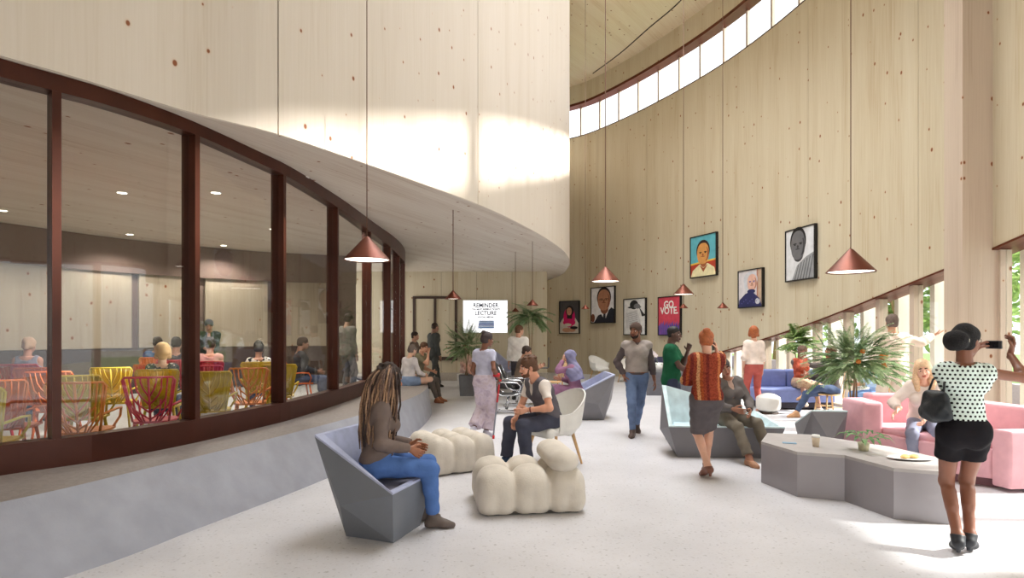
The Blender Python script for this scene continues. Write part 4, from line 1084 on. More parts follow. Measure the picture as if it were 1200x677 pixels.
# tufted cream poufs made of soft bolsters
M_CREAM = cloth((208, 200, 188), noise=.06, bump=.3, bs=70)
def tufted(label, loc, rotz, W, D, H_, nx, ny, bolster=None):
    t = thing('tufted_ottoman', label, 'ottoman', loc, rotz); S = Sdf(k=.03); cw, cd = W/nx, D/ny
    for i in range(nx):
        for j in range(ny):
            x = -W/2+cw*(i+.5); y = -D/2+cd*(j+.5)
            S.ell((x, y, H_*.62), (cw*.55, cd*.55, H_*.42)); S.cap((x, y, .02), (x, y, H_*.66), min(cw, cd)*.5, f0=True, k=.035)
            for sx in (-1, 1):
                for sy in (-1, 1): S.ell((x+sx*cw*.22, y+sy*cd*.22, H_*.5), (cw*.32, cd*.32, H_*.48), k=.04); S.ell((x+sx*cw*.22, y+sy*cd*.22, H_*.26), (cw*.33, cd*.33, H_*.3), k=.04)
    S.plane((0, 0, .012), (0, 0, -1)); blob('cushion', S, .014, M_CREAM, t)
    bm = bmesh.new(); bx(bm, -W/2+.06, -D/2+.06, 0, W/2-.06, D/2-.06, .03); obj('base', bm, mat((60, 56, 52)), t)
    if bolster:
        S = Sdf(k=.02); x, y0, y1, r = bolster
        S.cap((x, y0, H_*.93+r*.62), (x, y1, H_*.93+r*.62), r, fd=(0, 0, 1), fk=.72); blob('bolster', S, .013, M_CREAM, t)
    return t
tufted('cream tufted ottoman behind the seated woman in blue jeans', (-.76, 7.42, 0), radians(30), .82, .82, .42, 3, 3)
tufted('cream tufted ottoman with a bolster, nearest the camera', (.14, 5.82, 0), radians(8), .98, .82, .40, 3, 2, bolster=(.30, -.27, .27, .15))

# white shell armchairs with oak legs
M_SHW = cloth((226, 224, 218), noise=.04, bump=.2, bs=80); M_OAK = mat((206, 166, 118), .5, 0, .12, 14)
def shell_chair(label, loc, rotz, scale=1.0):
    t = thing('shell_armchair', label, 'armchair', loc, rotz); t.scale = (scale,)*3
    nx_, ny_ = 21, 15; vs = []; fs = []
    for layer in (0, 1):
        for i in range(nx_):
            a = -1+2*i/(nx_-1)                       # around: -1 left arm .. 1 right arm
            th = a*radians(112)
            R_ = .31; top_ = .42+.40*max(0, cos(th*0.80))**1.1+(.02)
            top_ = .64+.24*max(0, cos(th*.8))**2 if abs(th) < 2 else .62
            top_ = .62 + .26*np.clip(cos(th*0.95), 0, 1)**1.2
            for j in range(ny_):
                s_ = j/(ny_-1)
                rr_ = (.20+(.115+.05*s_)*min(1, s_*3)**.6)*(1-.045*layer)
                z = .36+.05*layer+(top_-.36-.05*layer)*s_**1.25
                x = rr_*sin(th)*1.02; y = rr_*cos(th)*(1.0+.12*s_)
                vs.append((x, y, z))
    n1 = nx_*ny_
    for L_ in (0, 1):
        for i in range(nx_-1):
            for j in range(ny_-1):
                a = L_*n1+i*ny_+j; q = (a, a+ny_, a+ny_+1, a+1); fs.append(q if L_ else q[::-1])
    for i in range(nx_-1): a = i*ny_+ny_-1; fs.append((a, a+ny_, a+ny_+n1, a+n1))
    for j in range(ny_-1): fs.append((j, j+1, j+1+n1, j+n1)); e = (nx_-1)*ny_; fs.append((e+j+1, e+j, e+j+n1, e+j+1+n1))
    raw('shell', vs, fs, M_SHW, t)
    S = Sdf(k=.03); S.ell((0, -.02, .40), (.29, .30, .07)); S.cap((-.2, -.2, .39), (.2, -.2, .39), .065); S.cap((-.15, .12, .39), (.15, .12, .39), .06); blob('seat', S, .014, M_SHW, t)
    for sx in (-1, 1):
        for sy in (-1, 1):
            bm = bmesh.new(); tube(bm, [(sx*.17, sy*.16, .37), (sx*.25, sy*.24, 0)], [.022, .013], 10); obj('leg', bm, M_OAK, t, smooth=True)
    return t
shell_chair('white fabric shell armchair with oak legs under the bearded man', (.53, 7.68, 0), radians(-58), 1.06)
shell_chair('empty white armchair with pale wooden legs left of the walking man', (3.12, 21.3, 0), radians(35), 1.0)
shell_chair('white armchair by the wall mostly hidden behind the walking man', (3.95, 20.4, 0), radians(-35), 1.0)

# black sling chairs on chrome
M_CHR = mat((206, 208, 212), .22, .9, .03); M_BLK = mat((34, 36, 40), .45, 0, .08, 10)
def sling(label, loc, rotz):
    t = thing('lounge_chair', label, 'chair', loc, rotz)
    prof = [(-.34, .47), (-.28, .44), (-.1, .405), (.1, .40), (.2, .43), (.27, .52), (.34, .68), (.41, .84), (.45, .94)]
    pr = spline(prof, 5); bm = bmesh.new(); rows = []
    for y, z in pr: rows.append([bm.verts.new((x, y, z+dz)) for x, dz in ((-.25, 0), (.25, 0), (.25, -.03), (-.25, -.03))])
    for A, Bq in zip(rows[:-1], rows[1:]):
        for j in range(4): bm.faces.new((A[j], A[(j+1) % 4], Bq[(j+1) % 4], Bq[j]))
    bm.faces.new(rows[0]); bm.faces.new(rows[-1][::-1]); obj('sling', bm, M_BLK, t)
    for sx in (-1, 1):
        bm = bmesh.new(); tube(bm, [(sx*.27, y, z) for y, z in ((-.30, .44), (-.1, .39), (.12, .38), (.24, .44), (.33, .62), (.44, .92))], .014, 8); tube(bm, [(sx*.29, .34, .64), (sx*.30, .1, .66), (sx*.30, -.2, .65), (sx*.29, -.27, .58), (sx*.27, -.22, .42)], .016, 8); obj('armrest', bm, M_CHR, t)
    bm = bmesh.new(); tube(bm, [(-.05, .0, .38), (-.05, .05, .08)], .03, 10); bx(bm, -.26, -.33, 0.01, .26, -.22, .045, bevel=.01); bx(bm, -.26, .22, 0.01, .26, .33, .045, bevel=.01); bx(bm, -.09, -.3, .0, .09, .3, .05); tube(bm, [(-.26, .02, .375), (.26, .02, .375)], .02, 8); obj('base', bm, M_CHR, t)
    return t
sling('black sling lounge chair on a chrome base, nearest of the pair behind the bearded man', (-.06, 12.5, 0), radians(84))
sling('black sling lounge chair on a chrome base, farther of the pair, under the brown jacket', (.16, 13.7, 0), radians(84))

# bentwood side chairs
def wood_chair(label, loc, rotz, scale=1.0, m=None):
    m = m or M_OAK; t = thing('wooden_chair', label, 'chair', loc, rotz); t.scale = (scale,)*3
    S = Sdf(k=.02); S.ell((0, 0, .45), (.22, .22, .022)); bm = bmesh.new()
    lathe(bm, [(0, .435), (.19, .435), (.215, .45), (.21, .465), (0, .458)], 28); obj('seat', bm, m, t, smooth=True, flat_angle=50)
    for sx in (-1, 1):
        bm = bmesh.new(); tube(bm, [(sx*.14, -.14, .44), (sx*.18, -.19, 0)], [.017, .012], 8); obj('leg', bm, m, t)
        bm = bmesh.new(); tube(bm, [(sx*.17, .25, 0), (sx*.165, .19, .44), (sx*.17, .23, .62), (sx*.155, .29, .86)], [.013, .017, .016, .014], 8); obj('leg', bm, m, t)
        for yy in (.16,): bm = bmesh.new(); tube(bm, [(sx*.165, -.17, .2), (sx*.17, .22, .2)], .009, 6); obj('stretcher', bm, m, t)
    bm = bmesh.new(); tube(bm, [(-.165, -.17, .25), (.165, -.17, .25)], .009, 6); obj('stretcher', bm, m, t)
    bm = bmesh.new(); pts = [(.158*cos(a), .285+.03*sin(a), .84+.08*sin(a)) for a in np.linspace(0, pi, 11)]; tube(bm, pts, .014, 8)
    for x in (-.09, -.03, .03, .09): tube(bm, [(x*.9, .18, .45), (x, .30, .90)], .007, 6)
    obj('backrest', bm, m, t); return t
wood_chair('pale wooden spindle chair facing the man with the laptop', (.98, 14.6, 0), radians(-75), 1.05)
wood_chair('honey wooden chair beneath the crossed-leg sitter left of the orange tree', (6.28, 11.85, 0), radians(-80), 1.0, mat((222, 180, 128), .5, 0, .1, 14))
wood_chair('honey wooden chair right of the orange tree under the sitter in light jeans', (6.74, 11.2, 0), radians(-86), .98, mat((222, 180, 128), .5, 0, .1, 14))

def soft_box(name, x0, y0, z0, x1, y1, z1, m, parent, r=.03, M4=None):
    bm = bmesh.new(); fs = bx(bm, x0, y0, z0, x1, y1, z1, M4); bmesh.ops.bevel(bm, geom=list(bm.edges), offset=r, segments=4, affect='EDGES', profile=.6); return obj(name, bm, m, parent, smooth=True, flat_angle=40)
# blue sofa by the window
BLU = cloth((128, 140, 190), noise=.08); t = thing('blue_sofa', 'periwinkle blue sofa by the sloping window, behind the legs in red trousers', 'sofa', (6.15, 13.35, 0), radians(-2))
soft_box('base', -.72, -.36, .03, .85, .4, .16, mat((50, 46, 58)), t, .01); soft_box('seat', -.74, -.4, .16, .87, .36, .46, BLU, t, .05)
for a_, c_ in ((-.74, .05), (.07, .87)): soft_box('back_cushion', a_, .16, .44, c_, .44, .84, BLU, t, .06)
# round white pouf
t = thing('round_pouf', 'small round white pouf beside the red trousers', 'pouf', (5.32, 12.4, 0)); S = Sdf(); S.cap((0, 0, .16), (0, 0, .28), .24, fd=(0, 0, 1), fk=.6); S.cap((0, 0, .1), (0, 0, .34), .22, f0=True, f1=True)
blob('cushion', S, .015, M_SHW, t); bm = bmesh.new(); lathe(bm, [(0, 0), (.2, 0), (.2, .03), (0, .03)], 24); obj('base', bm, M_DARK, t)
t = thing('round_pouf', 'pale pouf under the half hidden sitter behind the left planter', 'pouf', (-1.42, 18.3, 0)); S = Sdf(); S.cap((0, 0, .06), (0, 0, .42), .26, f0=True, f1=True); S.ell((0, 0, .4), (.25, .25, .06)); blob('cushion', S, .02, M_SHW, t)

# pink corner sofa
PNK = cloth((216, 166, 174), noise=.06, bump=.1, bs=60); t = thing('pink_sofa', 'pink angular corner sofa with the blonde woman on it', 'sofa', (0, 0, 0))
def slab(name, poly, z0, z1, m, bev=.025, tilt=None):
    bm = bmesh.new(); prism(bm, poly, z0, z1)
    if tilt:
        for v in bm.verts:
            if v.co.z > (z0+z1)/2: v.co.x += tilt[0]; v.co.y += tilt[1]
    bmesh.ops.bevel(bm, geom=list(bm.edges), offset=bev, segments=3, affect='EDGES', profile=.6); return obj(name, bm, m, t, smooth=True, flat_angle=35)
slab('seat', [(4.55, 7.42), (4.62, 7.05), (4.80, 6.70), (5.15, 6.34), (5.95, 6.5), (5.75, 7.85), (4.75, 7.95)], .1, .42, PNK)
slab('seat_cushion', [(4.60, 7.42), (4.66, 7.08), (4.84, 6.74), (5.17, 6.40), (5.85, 6.55), (5.68, 7.80), (4.78, 7.85)], .40, .49, PNK, .03)
slab('backrest', [(4.72, 7.86), (5.72, 7.80), (5.80, 8.0), (4.72, 8.06)], .1, .86, PNK, .04, (.03, .05))
slab('backrest', [(5.70, 7.95), (5.62, 7.75), (6.0, 6.3), (6.22, 6.3), (5.95, 7.98)], .1, .80, PNK, .04, (.05, .04))
slab('armrest', [(4.42, 8.02), (4.38, 7.45), (4.62, 7.42), (4.74, 8.05)], .06, .80, PNK, .05)
slab('armrest', [(5.10, 6.36), (5.14, 6.16), (6.2, 6.28), (6.16, 6.50)], .04, .64, PNK, .03)
slab('plinth', [(4.7, 7.4), (4.72, 7.1), (4.9, 6.75), (5.2, 6.42), (5.9, 6.55), (5.8, 7.85), (4.8, 7.85)], 0, .11, mat((120, 82, 88)), .01)

# ---- things on the long table
def table_pt(px, py): return at(px, py, TH_)
p = table_pt(956, 523); t = thing('paper_cup', 'white lidded paper cup on the long grey table', 'cup', (p.x, p.y, TH_))
bm = bmesh.new(); lathe(bm, [(0, 0), (.030, 0), (.040, .10), (0, .10)], 24); obj('cup_body', bm, mat((222, 204, 178), .6), t)
bm = bmesh.new(); lathe(bm, [(0, .099), (.043, .099), (.043, .112), (.038, .125), (0, .125)], 24); obj('lid', bm, mat((240, 238, 234), .4), t)
p = table_pt(925, 519); t = thing('note_card', 'small folded pale blue card lying on the left end of the long table', 'card', (p.x, p.y, TH_), radians(-20))
bm = bmesh.new(); bx(bm, -.07, -.045, 0, .07, .045, .004); bx(bm, -.07, -.045, .004, .07, .01, .006, M4=None); obj('card', bm, mat((126, 160, 186), .5), t)
p = table_pt(1066, 538); t = thing('oval_plate', 'white oval plate on the right end of the long table', 'plate', (p.x, p.y, TH_), radians(-8)); t.scale = (1.45, .85, 1)
bm = bmesh.new(); lathe(bm, [(0, .004), (.08, .004), (.135, .016), (.14, .019), (.132, .019), (.08, .009), (0, .009)], 40); obj('dish', bm, mat((246, 246, 244), .25), t, smooth=True)
for dx, dy, r_, w__ in ((-.045, .0, 20, 'left of the two round golden pastries on the white oval plate'), (.045, .005, -10, 'right of the two round golden pastries on the white oval plate')):
    S = Sdf(k=.01); S.ell((0, 0, .017), (.052, .032, .017)); S.ell((.012, .008, .022), (.03, .022, .014)); S.plane((0, 0, .001), (0, 0, -1)); o = blob('pastry', S, .005, mat((222, 186, 122), .6, 0, .25, 50, .3), None, (p.x+dx, p.y+dy, TH_+.0095)); tag(o, w__, 'pastry', 'pastries on the oval plate'); o.rotation_euler.z = radians(r_)
# ================================================================== PLANTS
def leaf(vs, fs, p, d, up, ln, wd, droop=.0, fold=.15):
    d = nrm(d); s_ = nrm(np.cross(d, up)); n = np.cross(s_, d); i = len(vs)
    dn = V3(0, 0, -1)
    a = p; m1 = p+d*ln*.35+dn*droop*ln*.1; m2 = p+d*ln*.72+dn*droop*ln*.4; e = p+d*ln+dn*droop*ln
    vs += [a, m1+s_*wd*.5+n*fold*wd, m1-s_*wd*.5+n*fold*wd, m1, m2+s_*wd*.38+n*fold*wd, m2-s_*wd*.38+n*fold*wd, m2, e]
    fs += [(i, i+3, i+1), (i, i+2, i+3), (i+1, i+3, i+6, i+4), (i+3, i+2, i+5, i+6), (i+4, i+6, i+7), (i+6, i+5, i+7)]
def leaf_mat(c, c2, name='leaf'):
    m, nt, b = new_mat(name); tc = N(nt, 'ShaderNodeTexCoord'); n = N(nt, 'ShaderNodeTexNoise'); n.inputs['Scale'].default_value = 7; L(nt, tc.outputs['Object'], n.inputs['Vector'])
    r = ramp(nt, [(.35, srgb(*c)), (.65, srgb(*c2))]); L(nt, n.outputs['Fac'], r.inputs[0]); L(nt, r.outputs[0], b.inputs['Base Color']); b.inputs['Roughness'].default_value = .5
    tr = N(nt, 'ShaderNodeBsdfTranslucent'); L(nt, r.outputs[0], tr.inputs[0]); mx = N(nt, 'ShaderNodeMixShader'); mx.inputs[0].default_value = .3
    L(nt, b.outputs[0], mx.inputs[1]); L(nt, tr.outputs[0], mx.inputs[2]); L(nt, mx.outputs[0], nt.nodes['Material Output'].inputs[0]); return m
def fronds(rr, c, R, n, fl, ll, lw, zsq=.8, up=.25, leaflets=22, droop=.5, bushy=False):
    vs, fs = [], []; c = V3(*c)
    for i in range(n):
        a = rr.uniform(0, 2*pi); el = rr.uniform(-.75, 1.3) if bushy else rr.uniform(-.55, 1.35); d = V3(cos(a)*cos(el), sin(a)*cos(el), sin(el)*zsq); st = c+d*R*(rr.uniform(.05, .95) if bushy else rr.uniform(.05, .35)); d = nrm(d+V3(0, 0, up)+(V3(rr.uniform(-.5, .5), rr.uniform(-.5, .5), rr.uniform(-.3, .3)) if bushy else 0)); L_ = fl*rr.uniform(.75, 1.15)
        p = st; pts = []
        for k in range(9): pts.append(p); d = nrm(d+V3(0, 0, -droop*.09)); p = p+d*L_/8
        for k in range(leaflets):
            t = .08+.92*k/leaflets; f = t*8; j = min(7, int(f)); q = pts[j]+(pts[min(8, j+1)]-pts[j])*(f-j); dd = nrm(pts[min(8, j+1)]-pts[j]); sd = nrm(np.cross(dd, V3(0, 0, 1)))
            for s_ in (-1, 1): leaf(vs, fs, q, sd*s_*.9+dd*.55+V3(0, 0, rr.uniform(-.15, .1)), V3(0, 0, 1), ll*(1-.65*t**1.5)*rr.uniform(.8, 1.15), lw, droop=.25)
        s0 = len(vs)
        for k, q in enumerate(pts): w_ = .006*(1-k/10); vs += [q+V3(w_, 0, 0), q-V3(w_, 0, 0)]
        for k in range(8): fs.append((s0+2*k, s0+2*k+1, s0+2*k+3, s0+2*k+2))
    return vs, fs
def planter_box(t, w_, h, m, taper=.85):
    bm = bmesh.new(); q = w_/2; b0 = [bm.verts.new((x*q*taper, y*q*taper, 0)) for x, y in ((-1, -1), (1, -1), (1, 1), (-1, 1))]; b1 = [bm.verts.new((x*q, y*q, h)) for x, y in ((-1, -1), (1, -1), (1, 1), (-1, 1))]
    b2 = [bm.verts.new((x*q*.88, y*q*.88, h)) for x, y in ((-1, -1), (1, -1), (1, 1), (-1, 1))]; b3 = [bm.verts.new((x*q*.86, y*q*.86, h-.05)) for x, y in ((-1, -1), (1, -1), (1, 1), (-1, 1))]
    bm.faces.new(b0[::-1])
    for i in range(4):
        j = (i+1) % 4; bm.faces.new((b0[i], b0[j], b1[j], b1[i])); bm.faces.new((b1[i], b1[j], b2[j], b2[i])); bm.faces.new((b2[i], b2[j], b3[j], b3[i]))
    pl_ = obj('planter', bm, m, t); bm = bmesh.new(); bx(bm, -q*.87, -q*.87, h-.08, q*.87, q*.87, h-.045); obj('soil', bm, mat((62, 48, 38), .95, 0, .3, 40, .6, 60), pl_)
BARK = mat((150, 122, 96), .9, 0, .2, 20)
def potted_tree(label, loc, crown, R, n, fl, ll, lw, mt, stems=3, pw=.38, ph=.4, pm=None, oranges=0, seed=1, droop=.5, name='potted_tree', leaflets=22, bushy=False):
    rr = random.Random(seed); t = thing(name, label, 'plant', loc); planter_box(t, pw, ph, pm or mat((104, 104, 108), .6))
    bm = bmesh.new()
    for k in range(stems):
        x0, y0 = rr.uniform(-.06, .06), rr.uniform(-.06, .06); x1, y1 = rr.uniform(-.1, .1), rr.uniform(-.1, .1)
        tube(bm, [(x0, y0, ph-.06), ((x0+x1)/2+.01, (y0+y1)/2, (ph+crown)/2), (x1, y1, crown)], [.014, .012, .009], 7)
    obj('trunk', bm, BARK, t); vs, fs = fronds(rr, (0, 0, crown), R, n, fl, ll, lw, droop=droop, leaflets=leaflets, bushy=bushy); raw('foliage', vs, fs, mt, t, smooth=False)
    for k in range(oranges):
        a, e_ = rr.uniform(pi, 2*pi), rr.uniform(-.4, .6); bm = bmesh.new(); bmesh.ops.create_icosphere(bm, subdivisions=2, radius=.036, matrix=Matrix.Translation((R*.75*cos(a), R*.75*sin(a), crown+R*.6*sin(e_)))); obj('orange', bm, mat((226, 138, 66), .45), t, smooth=True)
    return t
LM1 = leaf_mat((108, 138, 94), (172, 190, 144)); LM2 = leaf_mat((96, 130, 70), (166, 190, 120)); LM3 = leaf_mat((112, 142, 100), (160, 184, 138))
potted_tree('bushy feathery tree with small oranges beside the pink sofa', (5.15, 9.02, 0), 1.22, .56, 230, .40, .085, .030, LM1, 4, .40, .42, None, 9, seed=4, droop=1.0, bushy=True, leaflets=15)
potted_tree('feathery potted tree in a grey planter left of the woman with the crutch', (-1.2, 16.0, 0), 1.35, .45, 110, .46, .11, .03, LM1, 3, .42, .55, None, 0, seed=9, droop=.7, bushy=True, leaflets=15)
potted_tree('tall palm with drooping crown against the back wall, right of the screen', (.60, 19.6, 0), 2.2, .3, 40, .78, .24, .03, LM3, 2, .45, .45, mat((196, 190, 182)), 0, seed=11, droop=1.6, name='potted_palm')
t = potted_tree('light green broad-leaved plant behind the woman on the blue sofa', (6.72, 14.05, 0), 1.45, .3, 22, .5, .26, .10, LM2, 3, .36, .4, mat((200, 196, 188)), 0, seed=21, droop=.9, name='potted_plant', leaflets=7)

# peace lily on the long table
p = at(1012, 528, TH_); rr = random.Random(3)
t = thing('potted_plant', 'small leafy plant with drooping green leaves in a pale pot on the long table', 'plant', (p.x, p.y, TH_))
bm = bmesh.new(); lathe(bm, [(0, 0), (.042, 0), (.056, .085), (.050, .085), (.046, .07), (0, .07)], 24); obj('pot', bm, mat((196, 190, 160), .6, 0, .25, 30), t)
vs, fs = [], []
for k in range(17):
    a = k*2.4; el = rr.uniform(.45, 1.2); d = V3(cos(a)*cos(el), sin(a)*cos(el), sin(el)); q = V3(0, 0, .07); L_ = rr.uniform(.07, .15); b0 = len(vs)
    e = q+d*L_; s_ = nrm(np.cross(d, V3(0, 0, 1)))*.002; vs += [q+s_, q-s_, e-s_, e+s_]; fs.append((b0, b0+1, b0+2, b0+3)); leaf(vs, fs, e, V3(cos(a), sin(a), .35), V3(0, 0, 1), rr.uniform(.13, .2), .055, droop=.55)
raw('foliage', vs, fs, leaf_mat((58, 108, 58), (140, 178, 120)), t, smooth=False)
# orchid
t = thing('potted_orchid', 'white orchid in a white pot on the dark grey side table', 'plant', (3.98, 16.3, .62)); bm = bmesh.new(); lathe(bm, [(0, 0), (.11, 0), (.14, .24), (.12, .24), (.11, .2), (0, .2)], 24); obj('pot', bm, mat((238, 238, 236), .4), t)
bm = bmesh.new(); tube(bm, [(0, 0, .2), (-.05, 0, .4), (-.16, 0, .52), (-.24, 0, .5)], .007, 6); obj('stem', bm, mat((96, 110, 60)), t)
vs, fs = [], []
for k, (x, z) in enumerate(((-.12, .5), (-.18, .55), (-.22, .46), (-.25, .38), (-.06, .44))):
    for j in range(5): a = j*2*pi/5+k; leaf(vs, fs, V3(x, -.02, z), V3(cos(a), -.2, sin(a)), V3(0, -1, 0), .065, .055)
raw('blossom', vs, fs, mat((244, 232, 232), .5), t, smooth=False)
vs, fs = [], []
for k in range(6): a = k*1.05; leaf(vs, fs, V3(0, 0, .2), V3(cos(a), sin(a), .4), V3(0, 0, 1), .2, .06, .5)
raw('foliage', vs, fs, LM1, t, smooth=False)
for k, (w_, nm) in enumerate(((.0, 'cream book lying on the side table right of the orchid, lower of two'), (.02, 'thin wooden-brown book lying on top of the cream book near the orchid'))):
    bm = bmesh.new(); bx(bm, -.14, -.1, 0, .14, .1, .02+.0*k, bevel=.003); o = obj('book', bm, mat(((226, 216, 196), (176, 140, 100))[k], .6), loc=(4.4, 16.3, .62+.021*k), rotz=.2*k); tag(o, nm, 'book', 'books on the side table')

# ---- outdoors
rr = random.Random(31)
def outdoor_tree(x, y, h, R, label, n=900, seed=0):
    r2 = random.Random(seed); t = thing('garden_tree', label, 'tree', (x, y, 0), 0, 'garden trees beyond the windows'); bm = bmesh.new(); tube(bm, [(0, 0, .02), (.1, 0, h*.4), (0, .1, h*.75)], [.14, .1, .05], 8); 
    for k in range(5): a = k*1.3; tube(bm, [(.05, 0, h*.45), (cos(a)*R*.5, sin(a)*R*.5, h*.7)], [.05, .02], 6)
    obj('trunk', bm, BARK, t); vs, fs = [], []
    cl = [(V3(cos(a_)*R*.55*r2.random(), sin(a_)*R*.55*r2.random(), h*.35+r2.random()*h*.55), R*r2.uniform(.3, .5)) for a_ in [r2.uniform(0, 6.28) for _ in range(12)]]
    for k in range(n):
        c, r = cl[k % len(cl)]; d = V3(r2.gauss(0, 1), r2.gauss(0, 1), r2.gauss(0, .8)); d = nrm(d); leaf(vs, fs, c+d*r*r2.uniform(.5, 1), d+V3(r2.uniform(-.5, .5), r2.uniform(-.5, .5), -.2), V3(r2.random(), r2.random(), 1), .3, .2)
    vs = [V3(v_[0], v_[1], max(.12, v_[2])) for v_ in vs]; raw('foliage', vs, fs, LM2, t, smooth=False); return t
for k, (x, y, h, R) in enumerate(((13.5, 21, 4.6, 1.9), (12.6, 16.2, 5.2, 1.8), (16, 27, 6, 2.6), (11.9, 24.5, 4.2, 1.5), (19, 20, 7, 2.8), (22, 33, 8, 3.2), (13.2, 30, 5, 2))):
    outdoor_tree(x, y, h, R, 'leafy pale green garden tree seen through the sloping window', 520, 40+k)
bm = bmesh.new(); bx(bm, 10.9, 5, 0, 11.2, 45, .55); o = obj('garden_wall', bm, mat((168, 160, 172), .8)); tag(o, 'low lilac-grey garden wall running outside the window', 'wall')
for k, u in enumerate(mu):
    p = WR.pt(u); q = WR.nor(u); tng = WR.tan(u); bm = bmesh.new(); uvl = bm.loops.layers.uv.verify()
    for f in bx(bm, -.06, 0, -.05, .06, .46, SILL_Z*.36+.4):
        for l in f.loops: l[uvl].uv = (l.vert.co.y, l.vert.co.z)
    a0 = p-q*(TH+.14); o = obj('timber_fin', bm, M_FIN, loc=(a0.x, a0.y, 0), rotz=atan2(tng.y, tng.x)); tag(o, 'upright whitish timber fin standing outside the sloping window', 'fin', 'timber fins outside the window')
# reddish house seen through the clerestory
bm = bmesh.new(); bx(bm, -6, 0, -7.175, 6, 6, 7)
for i in range(10): bx(bm, -6.05, -.04, 7.3+.62*i-6, 6.05, .0, 7.36+.62*i-6)
t = thing('brick_house', 'reddish boarded house glimpsed through the clerestory strip', 'house', (9.5, 52, 14.2-7)); obj('wall', bm, mat((176, 96, 84), .8), t)
# ================================================================== THE PEOPLE
class G_: pass
def man(label, x, y, yaw, H, sex, skin, z=0.0, vox=None, group=None, feet=True, **pose):
    u = H/1.75; r = thing('person', label, 'person', (x, y, z), radians(yaw), group); r.scale = (u, u, u)
    B = Body(sex, 1.75, **pose); v = vox or max(.0085, min(.016, y*.0012)); B.vox = v; B.root = r
    B.build('body', skin, v, r, handvox=max(.0052, v*.62) if y < 15 else None); return B, r, v
def to_local(x, y, yaw, H, wpt, z=0.0):
    u = H/1.75; a = radians(-yaw); dx, dy = (wpt[0]-x)/u, (wpt[1]-y)/u
    return (dx*cos(a)-dy*sin(a), dx*sin(a)+dy*cos(a), (wpt[2]-z)/u)
BLACKH, BROWNH, DKBR = mat((26, 22, 22), .6, 0, .2, 40), mat((92, 62, 42), .65, 0, .25, 50), mat((56, 40, 32), .65, 0, .25, 50)
GREYH, REDH, BLONDH = mat((120, 108, 100), .65, 0, .2, 50), mat((166, 92, 52), .6, 0, .25, 50), mat((226, 190, 152), .55, 0, .18, 60)

# 1 woman with braids, seated near left
B, r, v = man('woman with long braids in brown jacket and blue jeans seated on the faceted armchair', -1.12, 5.06, 102, 1.76, 'f', (158, 104, 74), pelvis=(0, .02, .575), lean=4, chest_lean=6, head=(22, 8, 0),
    rh=(-.13, -.24, .69), lh=(.02, -.26, .70), rpole=(-.5, 1, -.1), lpole=(.5, .9, -.3), rdir=(.3, -.8, -.5), ldir=(-.3, -.8, -.2), rf=(-.07, -.44, .09), lf=(.13, -.34, .09), rfy=-12)
top(B, r, cloth((112, 98, 92)), v, 2.0, g=.018, hem=.0, name='jacket'); pants(B, r, cloth((82, 114, 172), bump=.35), v, t1=1.9)
shoes(B, r, mat((94, 82, 76), .6), .008, high=.06); hair(B, r, mat((58, 46, 40), .8, 0, .3, 60), .008, 'wavy')
rr = random.Random(12); mb = [bmesh.new(), bmesh.new()]; H_, Rr = B.H, B.Rh
for k in range(190):
    a = rr.uniform(-.35, pi+.35) if k % 3 else rr.uniform(-.9, pi+.9); el = rr.uniform(-.1, 1.5); d = V3(cos(a)*cos(el), sin(a)*cos(el), sin(el)); p = H_+Rr@(d*V3(.090, .108, .100)+V3(0, .014, .038))
    out = Rr@V3(cos(a), sin(a), 0); out = nrm(out*V3(1, 1, 0)); pts = [H_+Rr@(V3(0, .01, .12))*1.0 if el > .9 else p-V3(0, 0, -.01)]
    pts = []; ht = rr.uniform(.46, .66); rad_ = .085+.075*rr.random(); n_ = 9
    for j in range(n_):
        t = j/(n_-1); c0 = H_+Rr@V3(0, .035, 0); q = c0+out*(rad_*(.9+.25*sin(t*2.6)))*V3(1, 1, 0)
        zz = p[2]-ht*t; q = V3(q[0], q[1], zz)+V3(rr.uniform(-.008, .008), rr.uniform(-.008, .008), 0)*(j > 0)
        q = q+V3(0, .05*t, 0)
        w_ = min(1, t*6)**.7; q = p*(1-w_)+q*w_; q[2] = p[2]-(ht*t if t > .1 else .03*el*t)-.02*(t > 0); pts.append(tuple(q))
    tube(mb[0], pts, [.0085]*(n_-1)+[.004], 5, mi=(k*7) % 3)
raw_m = [mat((60, 48, 44), .8, 0, .3, 70), mat((160, 128, 102), .8, 0, .3, 70), mat((104, 82, 70), .8, 0, .3, 70)]
obj('braids', mb[0], raw_m, r); mb[1].free()

# 2 bench woman, 3 bench man, 4 suit, 5 standing behind
B, r, v = man('woman in white top and denim shorts sitting cross-legged on the concrete bench end', -2.26, 13.1, 150, 1.72, 'f', (228, 186, 160), z=0, pelvis=(0, 0, .64), lean=6, lf=(-.14, -.34, .62), rf=(.12, -.40, .62), lkp=(1, -.4, .1), rkp=(-1, -.4, .1), lh=(.2, -.3, .75), rh=(-.22, -.3, .75), head=(-10, 14, 0))
top(B, r, cloth((226, 220, 222)), v, 1.9, g=.012); pants(B, r, cloth((138, 158, 192)), v, t1=.42, g=.02, name='shorts'); hair(B, r, GREYH, .01, 'short')
B, r, v = man('man in olive shirt seated at the far bench end, hand to his face', -2.30, 14.55, 72, 1.8, 'm', (206, 156, 128), pelvis=(0, 0, .63), lean=12, chest_lean=8, head=(-20, 15, 0), rh=(-.04, -.30, 1.14), rpole=(-.3, -.2, -1), lh=(.1, -.35, .72), rf=(-.12, -.56, .085), lf=(.16, -.50, .085))
top(B, r, cloth((126, 118, 96)), v, .7, g=.014); pants(B, r, cloth((98, 90, 84)), v, g=.012); shoes(B, r, mat((150, 96, 64)), .011); hair(B, r, BROWNH, .01, 'short')
